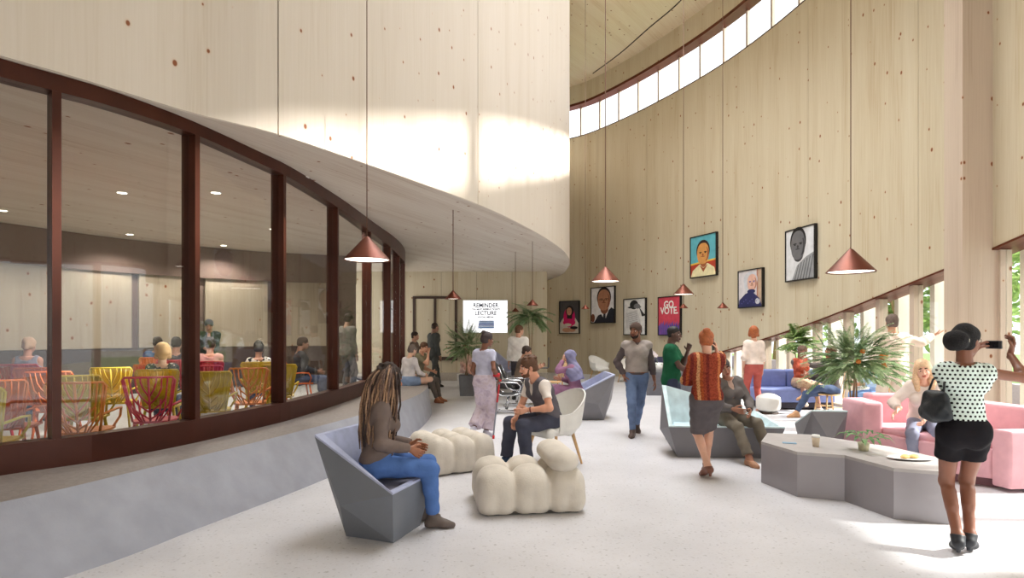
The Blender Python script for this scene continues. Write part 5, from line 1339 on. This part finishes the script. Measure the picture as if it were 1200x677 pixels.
B, r, v = man('tall man in dark suit walking before the dark framed door', -2.38, 18.2, 130, 1.98, 'm', (150, 112, 92), head=(0, 5, 0), rf=(-.1, .28, .12), lf=(.1, -.22, .085), rpitch=25)
S_ = cloth((78, 80, 78)); top(B, r, S_, v, 1.98, g=.02, hem=-.14, name='jacket'); pants(B, r, S_, v, ga=.02); shoes(B, r, BLACKH, .014); hair(B, r, DKBR, .012, 'buzz')
B, r, v = man('person standing at the glass wall corner behind the bench woman', -2.70, 16.5, 80, 1.70, 'm', (196, 150, 128)); top(B, r, cloth((120, 104, 96)), v, 1.9); pants(B, r, cloth((80, 76, 80)), v); hair(B, r, DKBR, .012, 'short')
# 6 sitter behind the planter
B, r, v = man('sitter with bare crossed legs, half hidden behind the left grey planter', -1.42, 18.3, 25, 1.7, 'f', (224, 172, 152), pelvis=(0, 0, .57), lf=(.1, -.42, .085), rf=(.08, -.52, .32), rkp=(-.2, -1, .8), lh=(.1, -.3, .68), rh=(-.1, -.3, .68)); top(B, r, cloth((224, 190, 176)), v, 1.5); pants(B, r, cloth((232, 200, 190)), v, t1=.6, name='shorts'); shoes(B, r, mat((120, 90, 80)), .014); hair(B, r, BROWNH, .012, 'long')
# 7 woman with crutch
B, r, v = man('woman in lavender tee and mottled trousers leaning on a red crutch', -.44, 9.5, 158, 1.68, 'f', (126, 82, 62), pelvis=(0, 0, .945), head=(-35, 10, 0), rh=(-.22, -.08, .98), rpole=(-.2, 1, 0), lh=(.17, -.12, .92), lpole=(.3, 1, 0), rf=(-.02, -.02, .085), lf=(.10, .20, .17), lpitch=48, rfy=-20, lkp=(-.1, -1, 0), rfing=1.1)
top(B, r, cloth((188, 188, 208)), v, .55, g=.013, hem=.04); pants(B, r, pattern_mat('mottled_cloth', 'mottle', [(176, 158, 176), (206, 192, 204), (190, 172, 178)], .09), v, g=.022, ga=.045, gk=.03, t1=1.88); shoes(B, r, mat((198, 196, 210), .6), .01, high=.05); hair(B, r, mat((62, 52, 52), .7, 0, .2, 60), .009, 'topknot')
hw_ = r.matrix_basis @ Vector(tuple(B.wr[-1]+B.hd[-1]*.06)); ft = at(578, 514)
t = thing('forearm_crutch', 'red and aluminium forearm crutch held by the woman in lavender', 'crutch', (ft.x, ft.y, 0)); hx = Vector((hw_.x-ft.x, hw_.y-ft.y, hw_.z))
bm = bmesh.new(); tube(bm, [(0, 0, .03), tuple(hx*.97)], .013, 8); obj('shaft', bm, mat((150, 152, 160), .35, .6), t); bm = bmesh.new(); tube(bm, [(0, 0, 0), tuple(hx*.06)], .019, 10); obj('foot_tip', bm, mat((200, 40, 44), .5), t)
RC = mat((196, 44, 52), .5); bm = bmesh.new(); d = hx.normalized(); tube(bm, [tuple(hx*.62), tuple(hx*.93)], .016, 10); tube(bm, [tuple(hx), tuple(hx+Vector((.02, -.1, .01)))], .016, 8); obj('grip', bm, RC, t)
bm = bmesh.new(); e_ = r.matrix_basis @ Vector(tuple(B.elb[-1]*.4+B.wr[-1]*.6)); e_ = Vector((e_.x-ft.x, e_.y-ft.y, e_.z)); tube(bm, [tuple(hx*.97), tuple(e_+Vector((.03, .03, 0)))], .012, 8); lathe(bm, [(.05, -.03), (.052, .03), (.056, .03), (.054, -.03), (.05, -.03)], 20, c=tuple(e_)); obj('cuff', bm, RC, t)
# 8 white shirt, 9 brown jacket
B, r, v = man('man in white shirt seen from behind near the sling chairs', .16, 14.95, 172, 1.86, 'm', (200, 152, 126), head=(-50, 0, 0), lh=(.24, -.06, .86), rh=(-.22, -.1, .9)); top(B, r, cloth((230, 226, 220)), v, 1.95, g=.024, hem=-.04); pants(B, r, cloth((62, 60, 66)), v); shoes(B, r, BLACKH, .012); hair(B, r, BROWNH, .011, 'short')
B, r, v = man('man in brown jacket seated with an open laptop', .20, 13.72, 82, 1.82, 'm', (188, 140, 112), pelvis=(0, .02, .53), lean=14, lh=(.1, -.42, .86), rh=(-.1, -.40, .84), lf=(.14, -.52, .085), rf=(-.12, -.60, .085), head=(0, 12, 0)); top(B, r, cloth((122, 106, 92)), v, 1.95, g=.018); pants(B, r, cloth((84, 80, 84)), v); shoes(B, r, mat((96, 70, 56)), .012); hair(B, r, DKBR, .011, 'short')
t = thing('laptop', 'open dark laptop in the hands of the man in brown jacket', 'laptop', (.72, 13.76, .86), radians(82)); bm = bmesh.new(); bx(bm, -.17, -.12, 0, .17, .12, .018, bevel=.004); obj('keyboard', bm, mat((70, 72, 78), .4), t); bm = bmesh.new(); bx(bm, -.17, -.13, .015, .17, -.118, .25, bevel=.003); obj('lid', bm, mat((40, 42, 46), .4), t)
# 10 bearded man
B, r, v = man('bearded man in grey waistcoat leaning forward in the white shell chair', .45, 7.58, -60, 1.84, 'm', (214, 158, 130), vox=.0085, pelvis=(0, .0, .555), lean=23, chest_lean=12, head=(-12, 12, 0), lh=(.14, -.36, .69), lpole=(1, .6, -.5), rh=(-.03, -.42, .60), rpole=(-.8, .5, -.2), lf=(.16, -.38, .085), rf=(-.13, -.50, .085), ldir=(-.4, -.9, -.2), rdir=(0, -.3, -.95), lfy=15, rfy=-6)
top(B, r, cloth((226, 216, 208)), v, .62, g=.012, name='t_shirt'); top(B, r, cloth((98, 94, 100)), v, 0, g=.022, hem=.02, name='waistcoat', neck=.08, vneck=.16); pants(B, r, cloth((70, 72, 86)), v, g=.016, ga=.02, gk=.01); shoes(B, r, mat((40, 66, 96), .5, 0, .5, 60), .008); hair(B, r, BROWNH, .007, 'wavy'); beard(B, r, mat((104, 68, 48), .8, 0, .25, 80))
bm = bmesh.new(); lathe(bm, [(.034, -.008), (.037, 0), (.034, .008)], 20); o = obj('bracelet', bm, mat((120, 60, 50)), r); zz = nrm(B.wr[1]-B.elb[1]); o.matrix_basis = Matrix.Translation(Vector(tuple(B.wr[1]-zz*.03))) @ Vector(tuple(zz)).to_track_quat('Z', 'Y').to_matrix().to_4x4()
# 11 headscarf
B, r, v = man('woman in lilac headscarf and plum dress seated on the faceted sofa', 1.22, 11.75, -112, 1.74, 'f', (204, 152, 128), pelvis=(0, .02, .535), lean=8, head=(10, 10, 0), lh=(.02, -.22, 1.14), lpole=(.6, .2, -1), rh=(-.1, -.3, .75), lf=(.12, -.44, .085), rf=(-.12, -.44, .085)); top(B, r, cloth((150, 108, 134)), v, 1.98, g=.022); skirt(B, r, cloth((136, 96, 122)), v, drop=.82, g=.03, flare=.02)
S = Sdf(k=.03); H_, Rr = B.H, B.Rh; S.ell(H_+Rr@V3(0, .02, .03), (.098, .118, .108), Rr); S.ell(H_+Rr@V3(0, .01, -.06), (.092, .1, .1), Rr); C_ = B.C; R2 = B.Rc2; S.cap(H_+Rr@V3(0, .03, -.08), C_+R2@V3(0, .01, .1), .09, .17, fd=R2@V3(0, 1, 0), fk=.85)
S.cap(C_+R2@V3(-.12, .0, .12), C_+R2@V3(.12, .0, .12), .12); S.cap(C_+R2@V3(0, .03, .1), C_+R2@V3(0, .05, -.07), .18, .19, fd=R2@V3(0, 1, 0), fk=.8, f1=True); S.hole_ell(H_+Rr@V3(0, -.095, -.02), (.056, .07, .08), Rr); blob('headscarf', S, v, cloth((134, 132, 162)), r, fold=.006)
# 12 walking man
B, r, v = man('man in knitted grey sweater, brown beanie and jeans walking towards the camera', 2.03, 9.72, -6, 1.82, 'm', (132, 86, 64), vox=.009, head=(-32, 4, 0), rf=(-.08, -.16, .085), lf=(.03, .30, .12), lpitch=24, rh=(-.20, -.03, .93), rpole=(-1, .5, 0), lh=(.27, -.02, .86), lpole=(.4, 1, 0), rdir=(.3, -.3, -.9), rfy=-14, lkp=(.02, -1, .1))
top(B, r, cloth((88, 78, 78)), v, 1.97, g=.013, hem=.0, name='shirt'); top(B, r, cloth((158, 148, 142)), v, .12, g=.02, hem=.04, name='sweater', vneck=.05); pants(B, r, cloth((104, 122, 154), noise=.2), v, waist=.09, t1=1.92); shoes(B, r, mat((84, 68, 62), .6), .009, high=.05); hair(B, r, mat((84, 66, 58), .9, 0, .15, 60, .4, 120), .008, 'beanie'); beard(B, r, mat((44, 32, 28), .9))
S = Sdf(); B.torso(S, .0175, upper=False); S.plane(B.P+V3(0, 0, .065), (0, 0, 1)); S.plane(B.P+V3(0, 0, .03), (0, 0, -1)); blob('belt', S, .008, mat((128, 74, 52), .5), r)
# 13 green tee
B, r, v = man('young man in green tee standing beyond the aqua sofa', 2.50, 9.35, 68, 1.76, 'm', (96, 68, 58), vox=.0095, head=(-6, 4, 0), rh=(-.12, -.34, 1.0), rpole=(-.3, 1, -.3), lh=(.02, -.24, 1.38), lpole=(.5, .2, -1)); top(B, r, cloth((34, 92, 64)), v, .72, g=.024, hem=-.10, name='t_shirt'); pants(B, r, cloth((62, 68, 90)), v); shoes(B, r, BLACKH, .011); hair(B, r, BLACKH, .008, 'buzz')
# 14 red haired woman
B, r, v = man('red-haired woman in patterned orange top and grey skirt, phone at her ear', 2.24, 6.88, 176, 1.69, 'f', (220, 172, 148), vox=.0085, heel=.06, head=(-8, 8, 0), rh=(-.13, -.05, 1.50), rpole=(-.5, -.5, -1), rdir=(.15, -.1, 1), lh=(.0, -.22, 1.15), lpole=(1, .2, -.6), lf=(.0, .06, .085), rf=(-.03, -.12, .085), lkp=(.2, -1, .1), rkp=(-.2, -1, .1), rfing=.9, lfy=20)
top(B, r, pattern_mat('woven_stripes', 'stripes', [(150, 66, 44), (196, 116, 70), (120, 46, 38), (206, 152, 104), (164, 78, 40)], .034), v, 1.35, g=.026, hem=-.02, name='blouse', gs=.026); skirt(B, r, cloth((92, 86, 88)), v, drop=.43, g=.014, flare=-.015, waist=.08); shoes(B, r, mat((126, 84, 70), .45), .007, high=-.005, heel=.06); hair(B, r, REDH, .007, 'topknot')
pw_ = r.matrix_basis @ Vector(tuple(B.wr[-1]+B.hd[-1]*.09+B.hn[-1]*.025)); bm = bmesh.new(); bx(bm, -.036, -.006, -.07, .036, .006, .07, bevel=.004); o = obj('phone', bm, mat((40, 40, 46), .3), loc=pw_, rotz=radians(80)); tag(o, 'dark phone held to the ear of the red-haired woman', 'phone')
# 15 seated suit
B, r, v = man('person in grey suit slumped on the aqua sofa, head tilted', 2.98, 8.1, 8, 1.76, 'f', (160, 112, 88), vox=.0085, pelvis=(0, .05, .525), lean=2, side=-6, head=(-15, 14, -20), lh=(.10, -.28, .64), lpole=(.8, .6, -.3), rh=(-.12, -.26, .66), rpole=(-.8, .6, -.3), rf=(-.10, -.62, .085), lf=(.24, -.50, .085), rfy=5, lfy=14)
top(B, r, cloth((184, 156, 142)), v, .3, g=.010, name='blouse'); top(B, r, cloth((106, 100, 98)), v, 1.98, g=.022, hem=-.03, name='jacket', vneck=.26, neck=.085); pants(B, r, cloth((116, 108, 96)), v, t1=1.88, ga=.01); shoes(B, r, mat((170, 124, 92), .5), .008, high=-.01, heel=0); hair(B, r, mat((70, 64, 64), .7, 0, .2, 60), .008, 'short')
# 16 redhead back view
B, r, v = man('redhead in cream top and brick red trousers, seen from behind', 5.10, 12.6, 178, 1.80, 'f', (216, 170, 146), head=(-15, 0, 0), lf=(.11, 0, .085), rf=(-.11, 0, .085), lh=(.2, -.05, .9), lpole=(.6, 1, 0)); top(B, r, cloth((236, 220, 208)), v, 1.3, g=.02, hem=.03); pants(B, r, cloth((184, 94, 86)), v, g=.01); shoes(B, r, mat((200, 150, 130)), .012, high=.0); hair(B, r, REDH, .01, 'bob')
# 17 sofa woman
B, r, v = man('woman in orange and grey wrap top seated on the blue sofa', 6.40, 13.2, -6, 1.76, 'f', (150, 110, 92), pelvis=(0, .02, .58), head=(30, 4, 0), lh=(.0, -.22, .78), rh=(-.02, -.24, .74), lf=(.16, -.55, .085), rf=(-.16, -.62, .22), lkp=(.1, -1, .3), rkp=(-.1, -1, .4)); top(B, r, pattern_mat('wrap_stripes', 'stripes', [(196, 96, 72), (128, 124, 124), (206, 120, 92), (110, 104, 106)], .06), v, 1.6, g=.016, vneck=.1); skirt(B, r, pattern_mat('skirt_mottle', 'mottle', [(150, 96, 80), (196, 170, 140), (120, 100, 96)], .06), v, drop=.46, g=.02); shoes(B, r, mat((230, 212, 190)), .011, high=.0, heel=0); hair(B, r, mat((120, 96, 84), .7, 0, .2, 60), .01, 'short')
# 18, 19 sitters near the tree
B, r, v = man('sitter in dark jacket on the honey wooden chair left of the orange tree', 6.30, 11.85, -80, 1.82, 'm', (196, 140, 110), pelvis=(0, .02, .545), lean=-4, lh=(.02, -.52, 1.0), lpole=(.4, .5, -1), ldir=(0, -1, 0), rh=(-.2, -.3, .75), rf=(-.06, -.66, .085), lf=(-.16, -.42, .40), lkp=(.8, -1, .5), head=(0, 0, 0)); top(B, r, cloth((92, 84, 82)), v, 1.97, g=.018, name='jacket'); pants(B, r, cloth((74, 88, 116)), v); shoes(B, r, mat((196, 150, 110)), .011); hair(B, r, BROWNH, .01, 'short')
B, r, v = man('sitter in pale blue shirt and light jeans right of the orange tree', 6.86, 11.2, -84, 1.74, 'm', (204, 150, 124), pelvis=(0, .02, .545), lean=8, lh=(.1, -.38, .72), rh=(-.1, -.38, .72), lf=(.12, -.40, .085), rf=(-.12, -.5, .085)); top(B, r, cloth((176, 202, 232)), v, 1.9); pants(B, r, cloth((128, 160, 204)), v); shoes(B, r, mat((230, 226, 220)), .011); hair(B, r, BROWNH, .01, 'short')
# 20 beige suit
B, r, v = man('man in beige suit facing the window with one arm stretched out', 6.44, 10.12, 176, 1.97, 'm', (206, 160, 132), head=(-18, -2, 0), rh=(-.66, -.12, 1.44), rpole=(0, .2, -1), rdir=(-.9, -.1, .35), lh=(.22, -.1, .92), lpole=(.8, .8, 0), rfing=.15); S_ = cloth((226, 210, 194), noise=.05); top(B, r, S_, v, 1.96, g=.026, hem=-.16, name='jacket'); pants(B, r, S_, v, g=.016, ga=.02); shoes(B, r, mat((120, 90, 70)), .011); hair(B, r, mat((112, 96, 88), .7, 0, .2, 60), .009, 'short')
# 21 blonde
B, r, v = man('smiling blonde woman in cream sweater seated on the pink sofa', 4.98, 7.22, -34, 1.66, 'f', (232, 184, 160), vox=.008, pelvis=(0, .02, .63), lean=16, chest_lean=6, head=(4, 6, -6), lip_=None, lh=(.02, -.46, .74), lpole=(1, .2, -.2), ldir=(-.3, -.6, -.6), rh=(-.26, -.40, .80), rpole=(-.8, .2, -.6), rdir=(-.6, -.5, -.6), lf=(.14, -.42, .085), rf=(-.10, -.46, .085)) if False else man('smiling blonde woman in cream sweater seated on the pink sofa', 4.98, 7.22, -34, 1.66, 'f', (232, 184, 160), vox=.008, pelvis=(0, .02, .63), lean=16, chest_lean=6, head=(4, 6, -6), lh=(.02, -.46, .74), lpole=(1, .2, -.2), ldir=(-.3, -.6, -.6), rh=(-.26, -.40, .80), rpole=(-.8, .2, -.6), rdir=(-.6, -.5, -.6), lf=(.14, -.42, .085), rf=(-.10, -.46, .085))
top(B, r, cloth((230, 216, 208), noise=.05), v, 1.85, g=.026, hem=-.02, name='sweater', neck=.085); pants(B, r, cloth((132, 136, 156)), v, g=.012); shoes(B, r, mat((90, 76, 70)), .01); hair(B, r, BLONDH, .007, 'long')
# 22 photographer
PX, PY, PYAW, PH = 3.38, 4.47, 158, 1.71
tl = lambda w_: to_local(PX, PY, PYAW, PH, w_)
cam_w = Vector((3.76, 4.66, 1.565)); RHw = (3.82, 4.58, 1.495); LHw = (3.64, 4.72, 1.50)
B, r, v = man('woman in polka dot blouse and black shorts taking a photograph', PX, PY, PYAW, PH, 'f', (134, 88, 68), vox=.008, heel=.055, head=(-42, 0, 0), rh=tl(RHw), lh=tl(LHw), rpole=(-1.0, .3, -.75), lpole=(.1, -.6, -1), rdir=(-.25, -.15, .9), ldir=(-.6, -.3, .7), rfing=.8, lfing=.9, fat=.9, lf=(.045, .03, .085), rf=(-.05, -.04, .085), rfy=-22, lfy=-10, lkp=(.02, -1, .1), rkp=(-.05, -1, .1))
top(B, r, pattern_mat('polka_dots', 'dots', [(224, 240, 234), (22, 24, 26)], .031), v, .14, g=.009, hem=.05, name='blouse', neck=.07); 
S = Sdf(k=.07); B.torso(S, .012, upper=False)
for k in (1, -1):
    h_, n_ = B.hip[k], B.knee[k]; S.cap(h_+V3(0, 0, .02), h_+(n_-h_)*.47, .096, .090, f1=True, k=.035)
S.plane(B.P+B.Rp@V3(0, 0, .09), B.Rp@V3(0, 0, 1)); blob('shorts', S, v, cloth((30, 28, 32), noise=.06), r, fold=.0025)
shoes(B, r, mat((36, 38, 44), .5), .0065, high=.015, heel=.055, name='sandal'); hair(B, r, mat((24, 22, 24), .85, 0, .3, 80, .8, 90), .007, 'puff')
H_, Rr = B.H, B.Rh; bm = bmesh.new(); ring = [tuple(H_+Rr@V3(.066*cos(a), .098+.004*sin(a), .01+.062*sin(a))) for a in np.linspace(0, 2*pi, 25)[:-1]]; tube(bm, ring, .008, 8, closed=True); obj('hair_band', bm, mat((232, 226, 206), .6), r)
bm = bmesh.new()
for k in (1, -1):
    tube(bm, [tuple(H_+Rr@V3(.032*k+.023*cos(a), -.103, .001+.017*sin(a))) for a in np.linspace(0, 2*pi, 13)[:-1]], .002, 5, closed=True); tube(bm, [tuple(H_+Rr@V3(.055*k, -.1, .004)), tuple(H_+Rr@V3(.078*k, -.02, .006)), tuple(H_+Rr@V3(.078*k, .015, .0))], .002, 5)
obj('spectacles', bm, mat((30, 30, 34), .4), r)
t = thing('compact_camera', 'small dark compact camera held up by the woman in polka dots', 'camera', tuple(cam_w), radians(PYAW-42)); bm = bmesh.new(); bx(bm, -.052, -.014, -.032, .052, .014, .032, bevel=.005); cb_ = obj('camera_body', bm, mat((54, 54, 58), .35), t); bm = bmesh.new(); bx(bm, -.036, .0135, -.024, .036, .016, .024); obj('camera_screen', bm, mat((24, 24, 28), .2), cb_)
bm = bmesh.new(); tube(bm, [(0, -.013, 0), (0, -.035, 0)], .02, 18); obj('camera_lens', bm, mat((90, 90, 94), .3, .5), t)
# handbag
hp = Vector((3.19, 4.50, 1.0)); t = thing('handbag', 'black slouchy handbag hanging from the shoulder of the woman in polka dots', 'handbag', tuple(hp), radians(100)); S = Sdf(k=.04); S.ell((0, 0, .10), (.12, .05, .11)); S.ell((0, 0, .06), (.14, .055, .07)); S.cap((-.07, 0, .19), (.07, 0, .19), .03); blob('bag_body', S, .008, mat((40, 44, 48), .5, 0, .2, 20, .4, 40), t, fold=.005)
sh = r.matrix_basis @ Vector(tuple(B.S[1])); sl = Matrix.Rotation(-radians(100), 4, 'Z') @ (Vector(sh)-hp); bm = bmesh.new()
for q in (-.07, .07): tube(bm, [(q, 0, .19), (q*.7+sl.x*.3, sl.y*.5, .30), (sl.x, sl.y-.03, sl.z+.03), (sl.x, sl.y+.0, sl.z+.062)], .008, 6)
obj('strap', bm, mat((44, 46, 50), .5), t)

# ================================================================== LECTURE ROOM
COLS = {'red': (176, 30, 52), 'orange': (206, 96, 34), 'yellow': (206, 176, 36), 'pink': (206, 56, 78), 'amber': (226, 136, 52)}
def coral_chair(c, label, loc, rotz, group):
    m = mat(COLS[c], .45, 0, .04, key=c+'_plastic'); t = thing('stacking_chair', label, 'chair', loc, rotz, group)
    bm = bmesh.new()
    lo, hi, wl, wh = .46, .94, .17, .25
    def bp(u, v): return (u*(wl+(wh-wl)*v), .20+.11*v+.03*(1-u*u), lo+(hi-lo)*v)
    per = [bp(-1, .0), bp(-1, .5), bp(-1, .93), bp(-.9, 1), bp(0, 1.0), bp(.9, 1), bp(1, .93), bp(1, .5), bp(1, 0)]; tube(bm, per, .013, 6)
    for s_, br in ((0, ((.25, .8), (.45, .9), (.62, 1.0))), ):
        tube(bm, [bp(0, 0), bp(0, 1)], .012, 6)
        for sg in (-1, 1):
            for v0, u1 in ((.05, .92), (.2, .72), (.38, .5), (.55, .3)): tube(bm, [bp(0, v0), bp(sg*u1*.75, v0+.20), bp(sg*u1, v0+.34), bp(sg*u1, 1)], .009, 5)
            for u1 in (.92, .72, .5): tube(bm, [bp(sg*u1*.6, 0), bp(sg*u1, .25), bp(sg*u1, .5)], .009, 5)
    obj('backrest', bm, m, t)
    if c not in ('amber', 'pink'):
        bm = bmesh.new(); gr = [[bm.verts.new(Vector(bp(u_, v_))+Vector((0, -.012+dd, 0))) for u_ in np.linspace(-.98, .98, 7)] for v_ in np.linspace(.02, .99, 5) for dd in (0,)]
        for i in range(4):
            for j in range(6): bm.faces.new((gr[i][j], gr[i][j+1], gr[i+1][j+1], gr[i+1][j]))
        ext = bmesh.ops.solidify(bm, geom=list(bm.faces), thickness=.008); obj('back_panel', bm, m, t, smooth=True)
    S = Sdf(k=.02); bm = bmesh.new(); vs = [(-.20, -.22, .45), (.20, -.22, .45), (.21, .0, .44), (.17, .2, .455), (-.17, .2, .455), (-.21, .0, .44)]; prism(bm, [(a, b) for a, b, c_ in vs], .435, .46); obj('seat', bm, m, t)
    for sx in (-1, 1):
        for sy in (-1, 1): bm = bmesh.new(); tube(bm, [(sx*.16, sy*.15, .44), (sx*.21, sy*.23, 0)], [.018, .012], 6); obj('leg', bm, m, t)
        bm = bmesh.new(); tube(bm, [bp(sx, .35), (sx*.27, .05, .66), (sx*.27, -.12, .65), (sx*.25, -.17, .56), (sx*.19, -.15, .45)], .013, 6); obj('armrest', bm, m, t)
    return t
protos = {}
rr = random.Random(8); order = ['yellow', 'amber', 'pink', 'yellow', 'amber', 'yellow', 'orange', 'orange', 'yellow', 'pink', 'red', 'red', 'orange', 'yellow', 'orange', 'yellow', 'red', 'pink', 'orange', 'red', 'red', 'orange', 'yellow', 'red', 'orange', 'yellow', 'red', 'orange', 'red', 'yellow', 'red', 'orange', 'yellow', 'red', 'orange', 'red', 'red', 'yellow', 'orange', 'red']
SIT = [(32, 9.2, 200), (190, 7.9, 200), (206, 10.6, 200), (184, 11.8, 200), (246, 10.2, 200), (303, 9.9, 200), (351, 11.6, 120)]
seats = [((px-600)/F*Y, Y, yw, ('red', 'yellow', 'red', 'orange', 'red', 'yellow', 'orange')[i], 'under the %s behind the glass' % ('bare-shouldered listener', 'listener in the floral top', 'listener in the dark suit', 'listener in blue', 'listener in pink', 'listener in spots', 'listener by the aisle')[i]) for i, (px, Y, yw) in enumerate(SIT)]
ci = 0; u0_ = GW.at_px(14)
for row in range(6):
    uu = u0_-.35*row; k = 0
    while uu < GW.at_px(395)-.25*row:
        p = GW.pt(uu); q = GW.nor(uu); a_ = p-q*(.72+.95*row); uu += .3
        if a_.x < -12 or a_.y > 13.4 or any(hypot(a_.x-s_[0], a_.y-s_[1]) < .72 for s_ in seats): continue
        seats.append((a_.x, a_.y, 200, order[ci % len(order)], 'of the %s row behind the glass, %s' % (['front', 'second', 'third', 'fourth', 'fifth', 'sixth'][row], ['at its left end', 'second from left', 'third from left', 'fourth from left', 'fifth from left', 'sixth from left', 'seventh from left', 'eighth from left', 'ninth from left', 'tenth from left', 'eleventh from left'][k]))); ci += 1; k += 1
for x_, y_, yw, c, wh_ in seats:
    label = '%s branching-back plastic chair %s' % (c, wh_)
    if c not in protos: protos[c] = coral_chair(c, label, (x_, y_, LF), radians(yw), 'lecture room chairs')
    else: dup(protos[c], (x_, y_, LF), radians(yw), label)
def sitter(px, Y, label, sex, skin, tcol, hm, kind, H=1.75, yaw=200, sl=1.9, m=None, hd=(0, 8, 0), **k):
    x = (px-600)/F*Y; B, r, v = man(label, x, Y, yaw, H, sex, skin, z=LF, vox=.013, pelvis=(0, -.02, .54), lf=(.12, -.42, .085), rf=(-.12, -.42, .085), lh=(.1, -.34, .66), rh=(-.1, -.34, .66), head=hd, **k)
    top(B, r, m or cloth(tcol), .013, sl, g=.016, neck=.09 if sl > 0 else .1); pants(B, r, cloth((74, 84, 110)), .014); shoes(B, r, BLACKH, .014); hair(B, r, hm, .011, kind); return B, r
sitter(32, 9.2, 'bare-shouldered audience member with fair ponytail, leftmost behind the glass', 'f', (206, 152, 130), (150, 150, 170), mat((190, 160, 136), .7), 'pony', sl=0)
sitter(190, 7.9, 'fair haired audience member in dark floral top behind the glass', 'f', (226, 186, 160), None, mat((206, 170, 122), .7), 'bob', sl=1.2, m=pattern_mat('floral', 'blots', [(58, 60, 62), (196, 176, 168)], .05), H=1.66)
sitter(206, 10.6, 'audience member in dark suit with black hair behind the glass', 'm', (150, 110, 90), (66, 66, 74), BLACKH, 'short')
sitter(184, 11.8, 'dark haired audience member in blue behind the floral top', 'm', (150, 110, 90), (70, 96, 140), DKBR, 'short')
sitter(246, 10.2, 'audience member in pink shirt in front of the standing speaker', 'f', (204, 150, 128), (214, 160, 156), DKBR, 'short')
sitter(303, 9.9, 'audience member in black and white spotted blouse behind the glass', 'f', (206, 156, 130), None, BLACKH, 'topknot', m=pattern_mat('spots', 'blots', [(232, 226, 220), (30, 30, 32)], .07), sl=.7, H=1.66)
sitter(351, 11.6, 'audience member in dark suit sitting by the aisle', 'm', (150, 110, 90), (58, 60, 66), DKBR, 'short', yaw=120)
x = (245-600)/F*13.2; B, r, v = man('speaker in dark jacket and grey cap standing before the audience', x, 13.2, 25, 1.72, 'm', (170, 124, 100), z=LF, head=(0, 22, 0), lh=(.08, -.24, 1.1), rh=(-.08, -.24, 1.1)); top(B, r, cloth((58, 66, 60)), v, 1.95, g=.02, vneck=.2); pants(B, r, cloth((60, 60, 66)), v); shoes(B, r, BLACKH, .014); hair(B, r, mat((84, 88, 92), .8), .011, 'beanie')
x = (407-600)/F*13.6; B, r, v = man('standing man in grey clothes, added inside the glass wall for a reflection', x, 13.6, 150, 1.86, 'm', (150, 120, 100), z=LF, head=(10, 10, 0)); top(B, r, cloth((108, 104, 98)), v, 1.95, g=.02, hem=-.1); pants(B, r, cloth((92, 90, 90)), v); shoes(B, r, BLACKH, .014); hair(B, r, DKBR, .011, 'short')  # figure added inside the room in place of a man mirrored in the glass
